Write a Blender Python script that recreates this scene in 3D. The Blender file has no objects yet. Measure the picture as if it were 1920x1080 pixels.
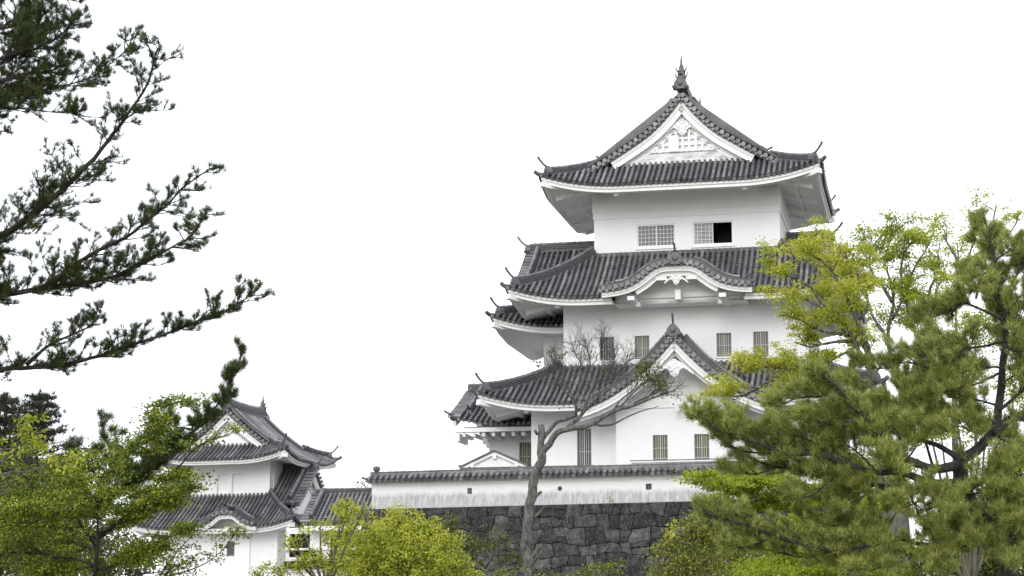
import bpy, math, random
import numpy as np
from mathutils import Vector

# ------------------------------------------------------------------ camera, sky, sun, exposure
scene = bpy.context.scene
COL = scene.collection
R = math.radians
F_PX = 3700.0
PITCH = math.atan(679 / F_PX)
AZ = math.atan(820 / math.hypot(F_PX, 679))
EYE = np.array([0, 0, 1.6])
FWD = np.array([0, math.cos(PITCH), math.sin(PITCH)])
UPV = np.array([0, -math.sin(PITCH), math.cos(PITCH)])
cd = bpy.data.cameras.new('camera')
cam = bpy.data.objects.new('camera', cd)
COL.objects.link(cam)
cam.location = (0, 0, 1.6)
cam.rotation_euler = (math.pi / 2 + PITCH, 0, 0)
cd.sensor_width = 36.0
cd.lens = F_PX / 1920 * 36
cd.clip_start = 0.5
cd.clip_end = 5000
scene.camera = cam

SUN_EL, SUN_AZ = R(23), R(196)       # sun azimuth clockwise from +Y (behind the viewer, to the left)
world = bpy.data.worlds.new("World")
scene.world = world
world.use_nodes = True
wn = world.node_tree
bg = wn.nodes['Background']
sky = wn.nodes.new('ShaderNodeTexSky')
sky.sky_type = 'NISHITA'
sky.sun_disc = False
sky.sun_elevation = SUN_EL
sky.sun_rotation = SUN_AZ
sky.dust_density = 4.0
mix = wn.nodes.new('ShaderNodeMixRGB')
mix.inputs[0].default_value = 0.88    # cloud cover over the clear sky
mix.inputs[2].default_value = (9.45, 9.75, 10.3, 1)
wn.links.new(sky.outputs[0], mix.inputs[1])
wn.links.new(mix.outputs[0], bg.inputs[0])
bg.inputs[1].default_value = 0.13
sl = bpy.data.lights.new('sun', 'SUN')
sl.energy = 0.75
sl.angle = R(28)
sl.color = (1, 0.985, 0.965)
sun = bpy.data.objects.new('sun', sl)
COL.objects.link(sun)
sd = Vector((math.sin(SUN_AZ) * math.cos(SUN_EL), math.cos(SUN_AZ) * math.cos(SUN_EL), math.sin(SUN_EL)))
sun.rotation_euler = sd.to_track_quat('Z', 'Y').to_euler()
sun.location = (0, -30, 60)
vs = scene.view_settings
vs.view_transform = 'Standard'
vs.look = 'None'
vs.exposure = 0.47
vs.gamma = 1.0

rng = np.random.default_rng(7)
random.seed(7)

def at(x, y, Y):
    """World point at distance Y (along +Y) on the sight line of photo pixel (x, y)."""
    d = FWD * F_PX + np.array([1., 0, 0]) * (x - 960) + UPV * (540 - y)
    return EYE + d * (Y / d[1])

def nrm(v):
    v = np.asarray(v, float)
    return v / (np.linalg.norm(v) + 1e-12)

# ------------------------------------------------------------------ mesh accumulation, objects, tags
class MB:
    def __init__(s): s.v = []; s.f = []; s.marks = []; s.pan = []
    def mark(s):
        """Start a new piece: it becomes an object of its own when built."""
        if s.f and (not s.marks or s.marks[-1] != (len(s.v), len(s.f))): s.marks.append((len(s.v), len(s.f)))
    def add(s, vs, fs):
        b = len(s.v)
        s.v.extend([tuple(p) for p in vs])
        s.f.extend([tuple(b + i for i in f) for f in fs])
    def quad(s, a, b, c, d): s.add([a, b, c, d], [(0, 1, 2, 3)])
    def box(s, x0, x1, y0, y1, z0, z1):
        v = [(x, y, z) for z in (z0, z1) for y in (y0, y1) for x in (x0, x1)]
        s.add(v, [(0, 2, 3, 1), (4, 5, 7, 6), (0, 1, 5, 4), (2, 6, 7, 3), (0, 4, 6, 2), (1, 3, 7, 5)])
    def build(s, name, mat, parent=None, loc=None, smooth=False):
        if s.marks:
            cuts = [(0, 0)] + s.marks + [(len(s.v), len(s.f))]
            first = None
            for (v0, f0), (v1, f1) in zip(cuts, cuts[1:]):
                if f1 <= f0: continue
                m = MB(); m.v = s.v[v0:v1]; m.f = [tuple(i - v0 for i in f) for f in s.f[f0:f1]]
                m.pan = [(max(a, f0) - f0, min(b, f1) - f0) for a, b in s.pan if a < f1 and b > f0]
                o = m.build(name, mat, parent, loc, smooth)
                first = first or o
            return first
        me = bpy.data.meshes.new(name)
        off = np.array(loc if loc is not None else (0, 0, 0), float)
        me.from_pydata([tuple(np.array(p) - off) for p in s.v] if loc is not None else s.v, [], s.f)
        me.materials.append(mat)
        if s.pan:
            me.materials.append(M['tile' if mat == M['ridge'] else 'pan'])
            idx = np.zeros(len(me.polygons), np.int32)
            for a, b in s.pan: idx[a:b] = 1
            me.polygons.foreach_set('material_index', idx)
        if smooth:
            me.polygons.foreach_set('use_smooth', [True] * len(me.polygons))
        o = bpy.data.objects.new(name, me)
        COL.objects.link(o)
        if parent: o.parent = parent
        elif loc is not None: o.location = off
        return o

def tag(o, label=None, cat=None, group=None, kind=None):
    if label: o['label'] = label
    if cat: o['category'] = cat
    if group: o['group'] = group
    if kind: o['kind'] = kind
    return o

def empty(name, loc, rz=0):
    o = bpy.data.objects.new(name, None)
    o.empty_display_size = 0.5
    COL.objects.link(o)
    o.location = tuple(loc)
    o.rotation_euler = (0, 0, rz)
    return o

# ------------------------------------------------------------------ materials
def base_mat(name):
    m = bpy.data.materials.new(name)
    m.use_nodes = True
    nt = m.node_tree
    return m, nt, nt.nodes['Principled BSDF']

def node(nt, typ, **kw):
    n = nt.nodes.new(typ)
    for k, v in kw.items():
        setattr(n, k, v)
    return n

def ramp(nt, fac, stops):
    r = node(nt, 'ShaderNodeValToRGB')
    el = r.color_ramp.elements
    while len(el) < len(stops): el.new(0.5)
    for e, (p, c) in zip(el, stops):
        e.position = p
        e.color = (*c, 1)
    nt.links.new(fac, r.inputs[0])
    return r.outputs[0]

def noise(nt, scale, detail=4, rough=0.55, vec=None, sx=None):
    tc = node(nt, 'ShaderNodeTexCoord')
    n = node(nt, 'ShaderNodeTexNoise')
    n.inputs['Scale'].default_value = scale
    n.inputs['Detail'].default_value = detail
    n.inputs['Roughness'].default_value = rough
    if sx:
        mp = node(nt, 'ShaderNodeMapping')
        mp.inputs['Scale'].default_value = sx
        nt.links.new(tc.outputs['Object'], mp.inputs[0])
        nt.links.new(mp.outputs[0], n.inputs[0])
    else:
        nt.links.new(tc.outputs['Object'], n.inputs[0])
    return n.outputs[0]

def mul(nt, a, b, mode='MULTIPLY', fac=1.0):
    m = node(nt, 'ShaderNodeMixRGB', blend_type=mode)
    m.inputs[0].default_value = fac
    nt.links.new(a, m.inputs[1]); nt.links.new(b, m.inputs[2])
    return m.outputs[0]

def bump(nt, bs, h, strength, dist=0.02):
    b = node(nt, 'ShaderNodeBump')
    b.inputs['Strength'].default_value = strength
    b.inputs['Distance'].default_value = dist
    nt.links.new(h, b.inputs['Height'])
    nt.links.new(b.outputs[0], bs.inputs['Normal'])

def mat_plain(name, col, rough=0.7, var=0.1, scale=2.0):
    m, nt, b = base_mat(name)
    n = noise(nt, scale)
    lo = tuple(c * (1 - var) for c in col); hi = tuple(min(1, c * (1 + var)) for c in col)
    nt.links.new(ramp(nt, n, [(0.3, lo), (0.7, hi)]), b.inputs['Base Color'])
    b.inputs['Roughness'].default_value = rough
    return m

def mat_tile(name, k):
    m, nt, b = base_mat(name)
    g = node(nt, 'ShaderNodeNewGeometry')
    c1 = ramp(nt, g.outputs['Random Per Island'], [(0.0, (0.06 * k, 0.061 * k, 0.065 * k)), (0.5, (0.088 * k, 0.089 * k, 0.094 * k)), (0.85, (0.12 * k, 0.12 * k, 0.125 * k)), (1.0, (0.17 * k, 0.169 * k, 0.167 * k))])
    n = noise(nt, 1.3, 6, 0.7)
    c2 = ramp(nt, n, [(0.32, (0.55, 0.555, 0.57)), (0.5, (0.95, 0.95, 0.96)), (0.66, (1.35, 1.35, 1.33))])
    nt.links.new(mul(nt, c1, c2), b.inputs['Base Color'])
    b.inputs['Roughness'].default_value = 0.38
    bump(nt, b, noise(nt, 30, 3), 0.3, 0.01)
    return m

def mat_plaster(name, stain_z=None):
    m, nt, b = base_mat(name)
    n = noise(nt, 0.7, 5, 0.6)
    c = ramp(nt, n, [(0.3, (0.78, 0.78, 0.795)), (0.7, (0.83, 0.83, 0.84))])
    streak = noise(nt, 1.0, 5, 0.65, sx=(5.0, 5.0, 0.35))
    s = ramp(nt, streak, [(0.30, (0.98, 0.98, 0.98)), (0.52, (1, 1, 1))])
    c = mul(nt, c, s)
    if stain_z is not None:
        tc = node(nt, 'ShaderNodeTexCoord')
        sp = node(nt, 'ShaderNodeSeparateXYZ')
        nt.links.new(tc.outputs['Object'], sp.inputs[0])
        # ragged upper edge of the damp stain
        edge = noise(nt, 1.0, 6, 0.7, sx=(1.6, 1.6, 0.7))
        ma = node(nt, 'ShaderNodeMath', operation='MULTIPLY_ADD')
        nt.links.new(edge, ma.inputs[0]); ma.inputs[1].default_value = 0.55
        nt.links.new(sp.outputs[2], ma.inputs[2])
        mr = node(nt, 'ShaderNodeMapRange')
        mr.inputs[1].default_value = stain_z + 0.16; mr.inputs[2].default_value = stain_z + 0.42
        mr.inputs[3].default_value = 1.0; mr.inputs[4].default_value = 0.0
        nt.links.new(ma.outputs[0], mr.inputs[0])
        fine = noise(nt, 1.0, 6, 0.75, sx=(9.0, 9.0, 1.6))
        sc = ramp(nt, fine, [(0.28, (0.28, 0.28, 0.30)), (0.48, (0.46, 0.46, 0.48)), (0.66, (0.68, 0.68, 0.69))])
        mx = node(nt, 'ShaderNodeMixRGB')
        nt.links.new(mr.outputs[0], mx.inputs[0])
        nt.links.new(c, mx.inputs[1]); nt.links.new(sc, mx.inputs[2])
        c = mx.outputs[0]
    nt.links.new(c, b.inputs['Base Color'])
    b.inputs['Roughness'].default_value = 0.85
    b.inputs['Specular IOR Level'].default_value = 0.2
    bump(nt, b, noise(nt, 14, 4), 0.12, 0.01)
    return m

def mat_stained_board():
    m, nt, b = base_mat('stained_plaster')
    n = noise(nt, 1.0, 6, 0.7, sx=(1.2, 1.2, 5.0))
    c = ramp(nt, n, [(0.36, (0.36, 0.36, 0.36)), (0.52, (0.66, 0.66, 0.66)), (0.62, (0.8, 0.8, 0.8))])
    nt.links.new(c, b.inputs['Base Color'])
    b.inputs['Roughness'].default_value = 0.85
    return m

def mat_stone():
    m, nt, b = base_mat('wall_stone')
    g = node(nt, 'ShaderNodeNewGeometry')
    c1 = ramp(nt, g.outputs['Random Per Island'], [(0.0, (0.019, 0.0193, 0.020)), (0.4, (0.037, 0.0373, 0.038)), (0.75, (0.060, 0.060, 0.060)), (1.0, (0.10, 0.099, 0.096))])
    n = noise(nt, 3.2, 8, 0.72)
    c2 = ramp(nt, n, [(0.36, (0.35, 0.35, 0.35)), (0.5, (0.95, 0.95, 0.95)), (0.64, (1.9, 1.9, 1.85))])
    c = mul(nt, c1, c2)
    sp = noise(nt, 13.0, 6, 0.65)
    ls = ramp(nt, sp, [(0.57, (0, 0, 0)), (0.66, (1, 1, 1))])
    mx = node(nt, 'ShaderNodeMixRGB')
    nt.links.new(ls, mx.inputs[0]); nt.links.new(c, mx.inputs[1])
    mx.inputs[2].default_value = (0.16, 0.163, 0.165, 1)
    nt.links.new(mx.outputs[0], b.inputs['Base Color'])
    b.inputs['Roughness'].default_value = 0.9
    bump(nt, b, noise(nt, 4.5, 8, 0.75), 1.0, 0.12)
    return m

def mat_bark(name, lo, hi, scale=9):
    m, nt, b = base_mat(name)
    n = noise(nt, 1.0, 7, 0.7, sx=(scale, scale, scale * 0.35))
    nt.links.new(ramp(nt, n, [(0.36, lo), (0.62, hi)]), b.inputs['Base Color'])
    b.inputs['Roughness'].default_value = 0.9
    bump(nt, b, noise(nt, scale * 2, 6, 0.7), 0.7, 0.03)
    return m

GAIN = dict(pine_needles=1.35, camphor_leaves=1.7, yellow_green_leaves=1.4, maple_leaves=1.75, fresh_green_leaves=1.35, new_leaves=1.1, olive_leaves=1.5, dark_leaves=1.4, dark_pine_needles=1.5)

def mat_leaf(name, cols, trans=0.35, rough=0.55):
    gn = GAIN.get(name, 1.0)
    cols = [tuple(min(.66, x * gn) for x in c) for c in cols]
    m, nt, b = base_mat(name)
    g = node(nt, 'ShaderNodeNewGeometry')
    stops = [(i / max(1, len(cols) - 1), c) for i, c in enumerate(cols)]
    c1 = ramp(nt, g.outputs['Random Per Island'], stops)
    c2 = ramp(nt, noise(nt, 0.9, 4, 0.6), [(0.3, (0.7, 0.74, 0.7)), (0.7, (1.2, 1.15, 1.1))])
    c = mul(nt, c1, c2)
    nt.links.new(c, b.inputs['Base Color'])
    b.inputs['Roughness'].default_value = rough
    b.inputs['Specular IOR Level'].default_value = 0.3
    t = node(nt, 'ShaderNodeBsdfTranslucent')
    nt.links.new(c, t.inputs[0])
    mx = node(nt, 'ShaderNodeMixShader')
    mx.inputs[0].default_value = trans
    nt.links.new(b.outputs[0], mx.inputs[1]); nt.links.new(t.outputs[0], mx.inputs[2])
    nt.links.new(mx.outputs[0], nt.nodes['Material Output'].inputs[0])
    return m

def mat_glass(name, col, rough=0.15):
    m, nt, b = base_mat(name)
    n = noise(nt, 2.5, 3)
    nt.links.new(ramp(nt, n, [(0.35, tuple(c * 0.7 for c in col)), (0.65, tuple(c * 1.2 for c in col))]), b.inputs['Base Color'])
    b.inputs['Roughness'].default_value = rough
    return m

M = dict(
    ridge=mat_plain('ridge_tile', (0.062, 0.063, 0.067), 0.5, 0.35, 5),
    tile=mat_tile('cover_tile_lit', 1.5), pan=mat_tile('pan_tile_shaded', 0.68), plaster=mat_plaster('white_plaster'), stained=mat_plaster('stained_white_plaster', 0.55),  # cover lighter, pan darker: lit rolls and shaded gaps put into the colour
    trim=mat_plain('white_trim_paint', (0.80, 0.80, 0.80), 0.7, 0.04), board=mat_stained_board(),
    stone=mat_stone(), ornament=mat_plain('ornament_tile', (0.085, 0.086, 0.092), 0.45, 0.4, 6),
    joint=mat_plain('dark_joint_earth', (0.02, 0.02, 0.018), 0.95),
    dark=mat_plain('dark_interior', (0.012, 0.012, 0.011), 0.9),
    glass=mat_glass('window_glass', (0.075, 0.078, 0.09), 0.35), frosted=mat_glass('frosted_glass', (0.28, 0.285, 0.33), 0.5),
    shutter=mat_plain('beige_shutter', (0.21, 0.205, 0.17), 0.7, 0.12, 5), olive=mat_glass('olive_reflection_tint', (0.13, 0.125, 0.045), 0.5),  # olive: yellow-green window reflection put into the pane colour, also backs one loophole
    bars=mat_plain('bar_paint', (0.55, 0.55, 0.54), 0.7), grey=mat_plain('grey_frame', (0.22, 0.22, 0.22), 0.6),
    metal=mat_plain('dark_metal_roof', (0.07, 0.07, 0.075), 0.4, 0.2),
    ground=mat_plain('pale_dry_ground', (0.15, 0.15, 0.11), 0.95, 0.3, 0.4),
    yard=mat_plain('gravel_yard', (0.38, 0.37, 0.35), 0.95, 0.15, 1.0),
    pinebark=mat_bark('pine_bark', (0.010, 0.0095, 0.009), (0.05, 0.047, 0.042)),
    greybark=mat_bark('grey_bark', (0.028, 0.027, 0.025), (0.17, 0.168, 0.155), 13),
    twig=mat_bark('twig_bark', (0.07, 0.065, 0.058), (0.2, 0.19, 0.175), 12),
    oliveb=mat_bark('mossy_bark', (0.05, 0.045, 0.03), (0.14, 0.13, 0.09), 7),
)
L = dict(
    pine=mat_leaf('pine_needles', [(0.055, 0.08, 0.018), (0.165, 0.215, 0.048), (0.29, 0.335, 0.085), (0.46, 0.46, 0.16)], 0.36),
    pinedark=mat_leaf('dark_pine_needles', [(0.014, 0.020, 0.007), (0.038, 0.054, 0.014), (0.085, 0.108, 0.028)], 0.35),
    candle=mat_leaf('pine_candles', [(0.26, 0.18, 0.06), (0.45, 0.36, 0.16)], 0.1), cone=mat_plain('pine_cone', (0.02, 0.017, 0.014), 0.9), newleaf=mat_leaf('new_leaves', [(0.33, 0.36, 0.03), (0.46, 0.48, 0.06), (0.55, 0.55, 0.11)], 0.4),
    yellow=mat_leaf('yellow_green_leaves', [(0.16, 0.195, 0.016), (0.27, 0.305, 0.030), (0.38, 0.40, 0.05), (0.47, 0.48, 0.09)], 0.5),
    camphor=mat_leaf('camphor_leaves', [(0.06, 0.078, 0.010), (0.16, 0.19, 0.018), (0.26, 0.29, 0.03), (0.36, 0.37, 0.05)], 0.35),
    maple=mat_leaf('maple_leaves', [(0.08, 0.11, 0.010), (0.17, 0.215, 0.018), (0.29, 0.33, 0.034)], 0.5),
    fresh=mat_leaf('fresh_green_leaves', [(0.035, 0.055, 0.008), (0.085, 0.125, 0.014), (0.16, 0.21, 0.022), (0.30, 0.33, 0.04)], 0.4),
    olive=mat_leaf('olive_leaves', [(0.04, 0.052, 0.010), (0.10, 0.122, 0.018), (0.17, 0.19, 0.03), (0.26, 0.25, 0.055)], 0.35),
    dark=mat_leaf('dark_leaves', [(0.03, 0.042, 0.010), (0.075, 0.092, 0.020), (0.14, 0.155, 0.035)], 0.35),
    far=mat_leaf('far_conifer_needles', [(0.035, 0.042, 0.028), (0.06, 0.07, 0.045), (0.085, 0.095, 0.06)], 0.2),
)

# ------------------------------------------------------------------ sweeps, tubes, tiles
Z3 = np.array([0, 0, 1.0])

def sweep(mb, pts, side, up, prof, caps=True):
    """Sweep a closed 2-D profile (side, up) along pts; side / up are (N,3)."""
    pts = np.asarray(pts, float); n = len(pts); k = len(prof)
    v = [pts[i] + side[i] * a + up[i] * b for i in range(n) for a, b in prof]
    f = []
    for i in range(n - 1):
        for j in range(k):
            j2 = (j + 1) % k
            f.append((i * k + j, i * k + j2, (i + 1) * k + j2, (i + 1) * k + j))
    if caps:
        f.append(tuple(range(k - 1, -1, -1)))
        f.append(tuple((n - 1) * k + j for j in range(k)))
    mb.add(v, f)

def tangents(pts):
    t = np.gradient(np.asarray(pts, float), axis=0)
    return t / (np.linalg.norm(t, axis=1, keepdims=True) + 1e-12)

def ridge_frames(pts):
    t = tangents(pts)
    s = np.cross(t, Z3); s /= np.linalg.norm(s, axis=1, keepdims=True) + 1e-12
    u = np.cross(s, t)
    return s, u

def plane_frames(pts, o):
    """Frames for a path lying in the plane normal to o; mitred at corners."""
    pts = np.asarray(pts, float); o = nrm(o); n = len(pts)
    seg = np.diff(pts, axis=0); seg /= np.linalg.norm(seg, axis=1, keepdims=True)
    sn = np.cross(np.tile(o, (n - 1, 1)), seg)
    sn *= np.sign(sn[:, 2:3] + 1e-9)
    up = np.zeros((n, 3))
    for i in range(n):
        a = sn[max(0, i - 1)]; b = sn[min(n - 2, i)]
        m = nrm(a + b); c = max(0.5, float(m @ a))
        up[i] = m / c
    return np.tile(o, (n, 1)), up

def tube(mb, pts, rad, k=6, cap=True):
    pts = np.asarray(pts, float); n = len(pts)
    t = tangents(pts)
    ref = np.array([0.31, 0.17, 0.93]) if abs(t[0][2]) < 0.9 else np.array([1., 0.1, 0])
    v = []
    x = nrm(np.cross(t[0], ref))
    for i in range(n):
        x = nrm(x - t[i] * (x @ t[i])); y = np.cross(t[i], x)
        for j in range(k):
            a = 2 * math.pi * j / k
            v.append(pts[i] + (x * math.cos(a) + y * math.sin(a)) * rad[i])
    f = [(i * k + j, i * k + (j + 1) % k, (i + 1) * k + (j + 1) % k, (i + 1) * k + j) for i in range(n - 1) for j in range(k)]
    if cap:
        f.append(tuple(range(k - 1, -1, -1))); f.append(tuple((n - 1) * k + j for j in range(k)))
    mb.add(v, f)

HT = [(math.cos(a), math.sin(a)) for a in (math.pi * i / 5 for i in range(6))]

def half_tube(mb, p0, p1, sd, n0, n1, r0, r1, endcap=False):
    v = [p0 + sd * (c * r0) + n0 * (s * r0) for c, s in HT] + [p1 + sd * (c * r1) + n1 * (s * r1) for c, s in HT]
    f = [(j, j + 1, j + 7, j + 6) for j in range(5)]
    mb.add(v, f)
    if endcap:
        d = nrm(p0 - p1) * 0.012
        mb.add([p0 + d + sd * (math.cos(a) * r0 * 1.12) + n0 * (math.sin(a) * r0 * 1.12) for a in (2 * math.pi * i / 8 for i in range(8))], [tuple(range(8))])

def tile_patch(mb, P, smin, smax, sp, e1, spacing_row=0.21, r=0.084, e0=None, rolls=True, seg=0.31):
    """Clay tiles on the surface P(s, e): round ridges of tile running up the slope, stepped pan tiles between them."""
    n = max(1, int(round((smax - smin) / sp))); sp = (smax - smin) / n
    d = 1e-3
    def fr(s, e):
        p = P(s, e)
        ds = P(s + d, e) - p; de = P(s, e + d) - p
        sv = nrm(ds); nv = nrm(np.cross(ds, de))
        if nv[2] < 0: nv = -nv
        return p, sv, nv
    E0 = e0 or (lambda s: -0.06)
    for i in range(n + 1):
        s = smin + i * sp
        if rolls and 0 < i < n or (rolls and i in (0, n)):
            a, b = E0(s), e1(s)
            if b - a > 0.12:
                k = max(1, int(round((b - a) / seg))); es = np.linspace(a, b, k + 1)
                F = [fr(s, e) for e in es]
                v = []; rr = 0
                for j in range(k + 1):      # one run of cover tiles, each tile a little wider at its lower end
                    p0, s0, n0 = F[j]; jit = 1 + random.uniform(-0.03, 0.03)
                    for q in ((r * 0.93, r * 1.06) if 0 < j < k else (r,)):
                        v += [p0 + n0 * (0.045) + s0 * (c * q * jit) + n0 * (h * q * jit * 1.15) for c, h in HT]; rr += 1
                mb.add(v, [(a * 6 + q, a * 6 + q + 1, a * 6 + q + 7, a * 6 + q + 6) for a in range(rr - 1) for q in range(5)])
                p0, s0, n0 = F[0]; d0 = nrm(F[0][0] - F[1][0]) * 0.015
                mb.add([p0 + d0 + n0 * .02 + s0 * (math.cos(a) * r * 1.15) + n0 * (math.sin(a) * r * 1.15) for a in (2 * math.pi * i_ / 8 for i_ in range(8))], [tuple(range(8))])
        if i < n:
            sc = s + sp / 2
            a, b = E0(sc) + 0.02, e1(sc)
            if b - a > 0.1:
                k = max(1, int(round((b - a) / spacing_row))); es = np.linspace(a, b, k + 1)
                pl = [fr(s, e) for e in es]; pr = [fr(s + sp, e) for e in es]
                for j in range(k):
                    h = 0.045 + random.uniform(-0.008, 0.008)
                    A, B = pl[j], pr[j]; C, D = pl[j + 1], pr[j + 1]
                    m0 = (A[0] + B[0]) / 2 + A[2] * (h - 0.03)
                    m1 = (C[0] + D[0]) / 2 - C[2] * 0.03
                    f_ = len(mb.f)
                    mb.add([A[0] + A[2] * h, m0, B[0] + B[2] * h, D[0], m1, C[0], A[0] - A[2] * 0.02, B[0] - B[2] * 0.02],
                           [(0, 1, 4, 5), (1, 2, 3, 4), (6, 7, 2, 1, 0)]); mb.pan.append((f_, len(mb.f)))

def sheet(mb, P, smin, smax, e1, ns=24, ne=10, dz=-0.03, e0=-0.04):
    g = []
    for i in range(ns + 1):
        s = smin + (smax - smin) * i / ns
        b = max(e0, e1(s))
        for j in range(ne + 1):
            p = P(s, e0 + (b - e0) * j / ne); g.append(p + Z3 * dz)
    mb.add(g, [(i * (ne + 1) + j, (i + 1) * (ne + 1) + j, (i + 1) * (ne + 1) + j + 1, i * (ne + 1) + j + 1) for i in range(ns) for j in range(ne)])

def ridge_prof(w, h):
    a = [(-w, -0.08), (-w, h * .14), (-w * .72, h * .15), (-w * .72, h * .24), (-w * .95, h * .26), (-w * .95, h * .38), (-w * .66, h * .39), (-w * .66, h * .48), (-w * .86, h * .5), (-w * .86, h * .6), (-w * .58, h * .61), (-w * .58, h * .76), (-w * .66, h * .78), (-w * .4, h * .93)]
    return [*a, *[(-x, y) for x, y in reversed(a)]][::-1]

def ridge(mb, pts, w=0.2, h=0.42, caps=True):
    mb.mark()
    pts = np.asarray(pts, float)
    s, u = ridge_frames(pts)
    sweep(mb, pts, s, u, ridge_prof(w, h))
    if caps:   # round cover tiles on top
        ln = np.concatenate([[0], np.cumsum(np.linalg.norm(np.diff(pts, axis=0), axis=1))])
        k = max(1, int(ln[-1] / 0.34))
        q = np.array([[np.interp(t, ln, pts[:, c]) for c in range(3)] for t in np.linspace(0, ln[-1], k + 1)])
        sq, uq = ridge_frames(q)
        r = w * 0.6; f_ = len(mb.f)
        for j in range(k):
            half_tube(mb, q[j] + uq[j] * (h * .86), q[j + 1] + uq[j + 1] * (h * .86), sq[j], uq[j], uq[j + 1], r * 0.92, r * 1.1, False)
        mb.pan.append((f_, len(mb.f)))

def horn(mb, p, d, size, rise=0.9):
    d = nrm(np.array([d[0], d[1], 0]))
    q = [p + d * (size * t) + Z3 * (size * rise * max(t, 0.0) ** 1.7) for t in np.linspace(-0.15, 1, 7)]
    tube(mb, q, [max(.055, size * r) for r in (0.11, .105, .10, .095, .09, .10, .11)], 7)

def ornament(mb, p, d, size=0.5, hornlen=0.55, rise=0.9):
    """Ridge-end tile facing d: shouldered plate with side scrolls and a round boss, with a round tile horn rising over it."""
    mb.mark()
    d = nrm(np.array([d[0], d[1], 0])); s = np.cross(Z3, d)
    out = [(-.62, -.15), (-.72, .08), (-.55, .2), (-.5, .42), (-.36, .62), (-.2, .8), (0, .88)]
    out = out + [(-x, y) for x, y in reversed(out[:-1])]
    t = 0.16 * size / 0.5
    fr = [p + s * (x * size) + Z3 * (y * size) + d * t for x, y in out]
    bk = [p + s * (x * size) + Z3 * (y * size) - d * t for x, y in out]
    n = len(out)
    mb.add(fr + bk, [tuple(range(n)), tuple(range(2 * n - 1, n - 1, -1))] + [(i, n + i, n + (i + 1) % n, (i + 1) % n) for i in range(n)])
    for cx, cz, r in ((0, .34, .26), (-.5, .02, .17), (.5, .02, .17)):
        c = p + s * (cx * size) + Z3 * (cz * size)
        tube(mb, [c + d * t, c + d * (t + .1 * size), c + d * (t + .14 * size)], [r * size, r * size * .85, r * size * .45], 8)
    if hornlen:
        horn(mb, p + Z3 * (size * .8), d, hornlen, rise)

# ------------------------------------------------------------------ roofs
class Hip:
    """A four-sided roof in local axes. Plan is warped along v by kv so that all slopes share one profile h(e)."""
    def __init__(s, u0, u1, v0, v1, z0, h, lift=0.65, Rl=4.0, kv=1.0):
        s.cu, s.cv = (u0 + u1) / 2, (v0 + v1) / 2
        s.Au, s.Av, s.kv = (u1 - u0) / 2, (v1 - v0) / 2 * kv, kv
        s.z0, s.h, s.lift, s.Rl = z0, h, lift, Rl
    def along(s, k): return s.Au if k in 'fb' else s.Av
    def P(s, k, zoff=None):
        A = s.along(k)
        def f(a, e):
            c = A - abs(a)
            z = s.z0 + (s.h(max(e, 0)) + min(e, 0) * 0.35 if zoff is None else zoff(e)) + s.lift * max(0.0, 1 - max(c, 0) / s.Rl) ** 2.1
            if k == 'f': return np.array([s.cu + a, s.cv + (-s.Av + e) / s.kv, z])
            if k == 'b': return np.array([s.cu - a, s.cv + (s.Av - e) / s.kv, z])
            if k == 'l': return np.array([s.cu - s.Au + e, s.cv - a / s.kv, z])
            return np.array([s.cu + s.Au - e, s.cv + a / s.kv, z])
        return f
    def sp(s, k): return 0.285 * (s.kv if k in 'lr' else 1)
    def hip_path(s, a, b, t0, t1, n=14):
        """a = -1/1 left/right, b = -1/1 front/back"""
        r = []
        for t in np.linspace(t0, t1, n):
            z = s.z0 + s.h(max(t, 0)) + min(t, 0) * .35 + s.lift * max(0.0, 1 - max(t, 0) / s.Rl) ** 2.1
            r.append((s.cu + a * (s.Au - t), s.cv + b * (s.Av - t) / s.kv, z))
        return np.array(r)

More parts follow.
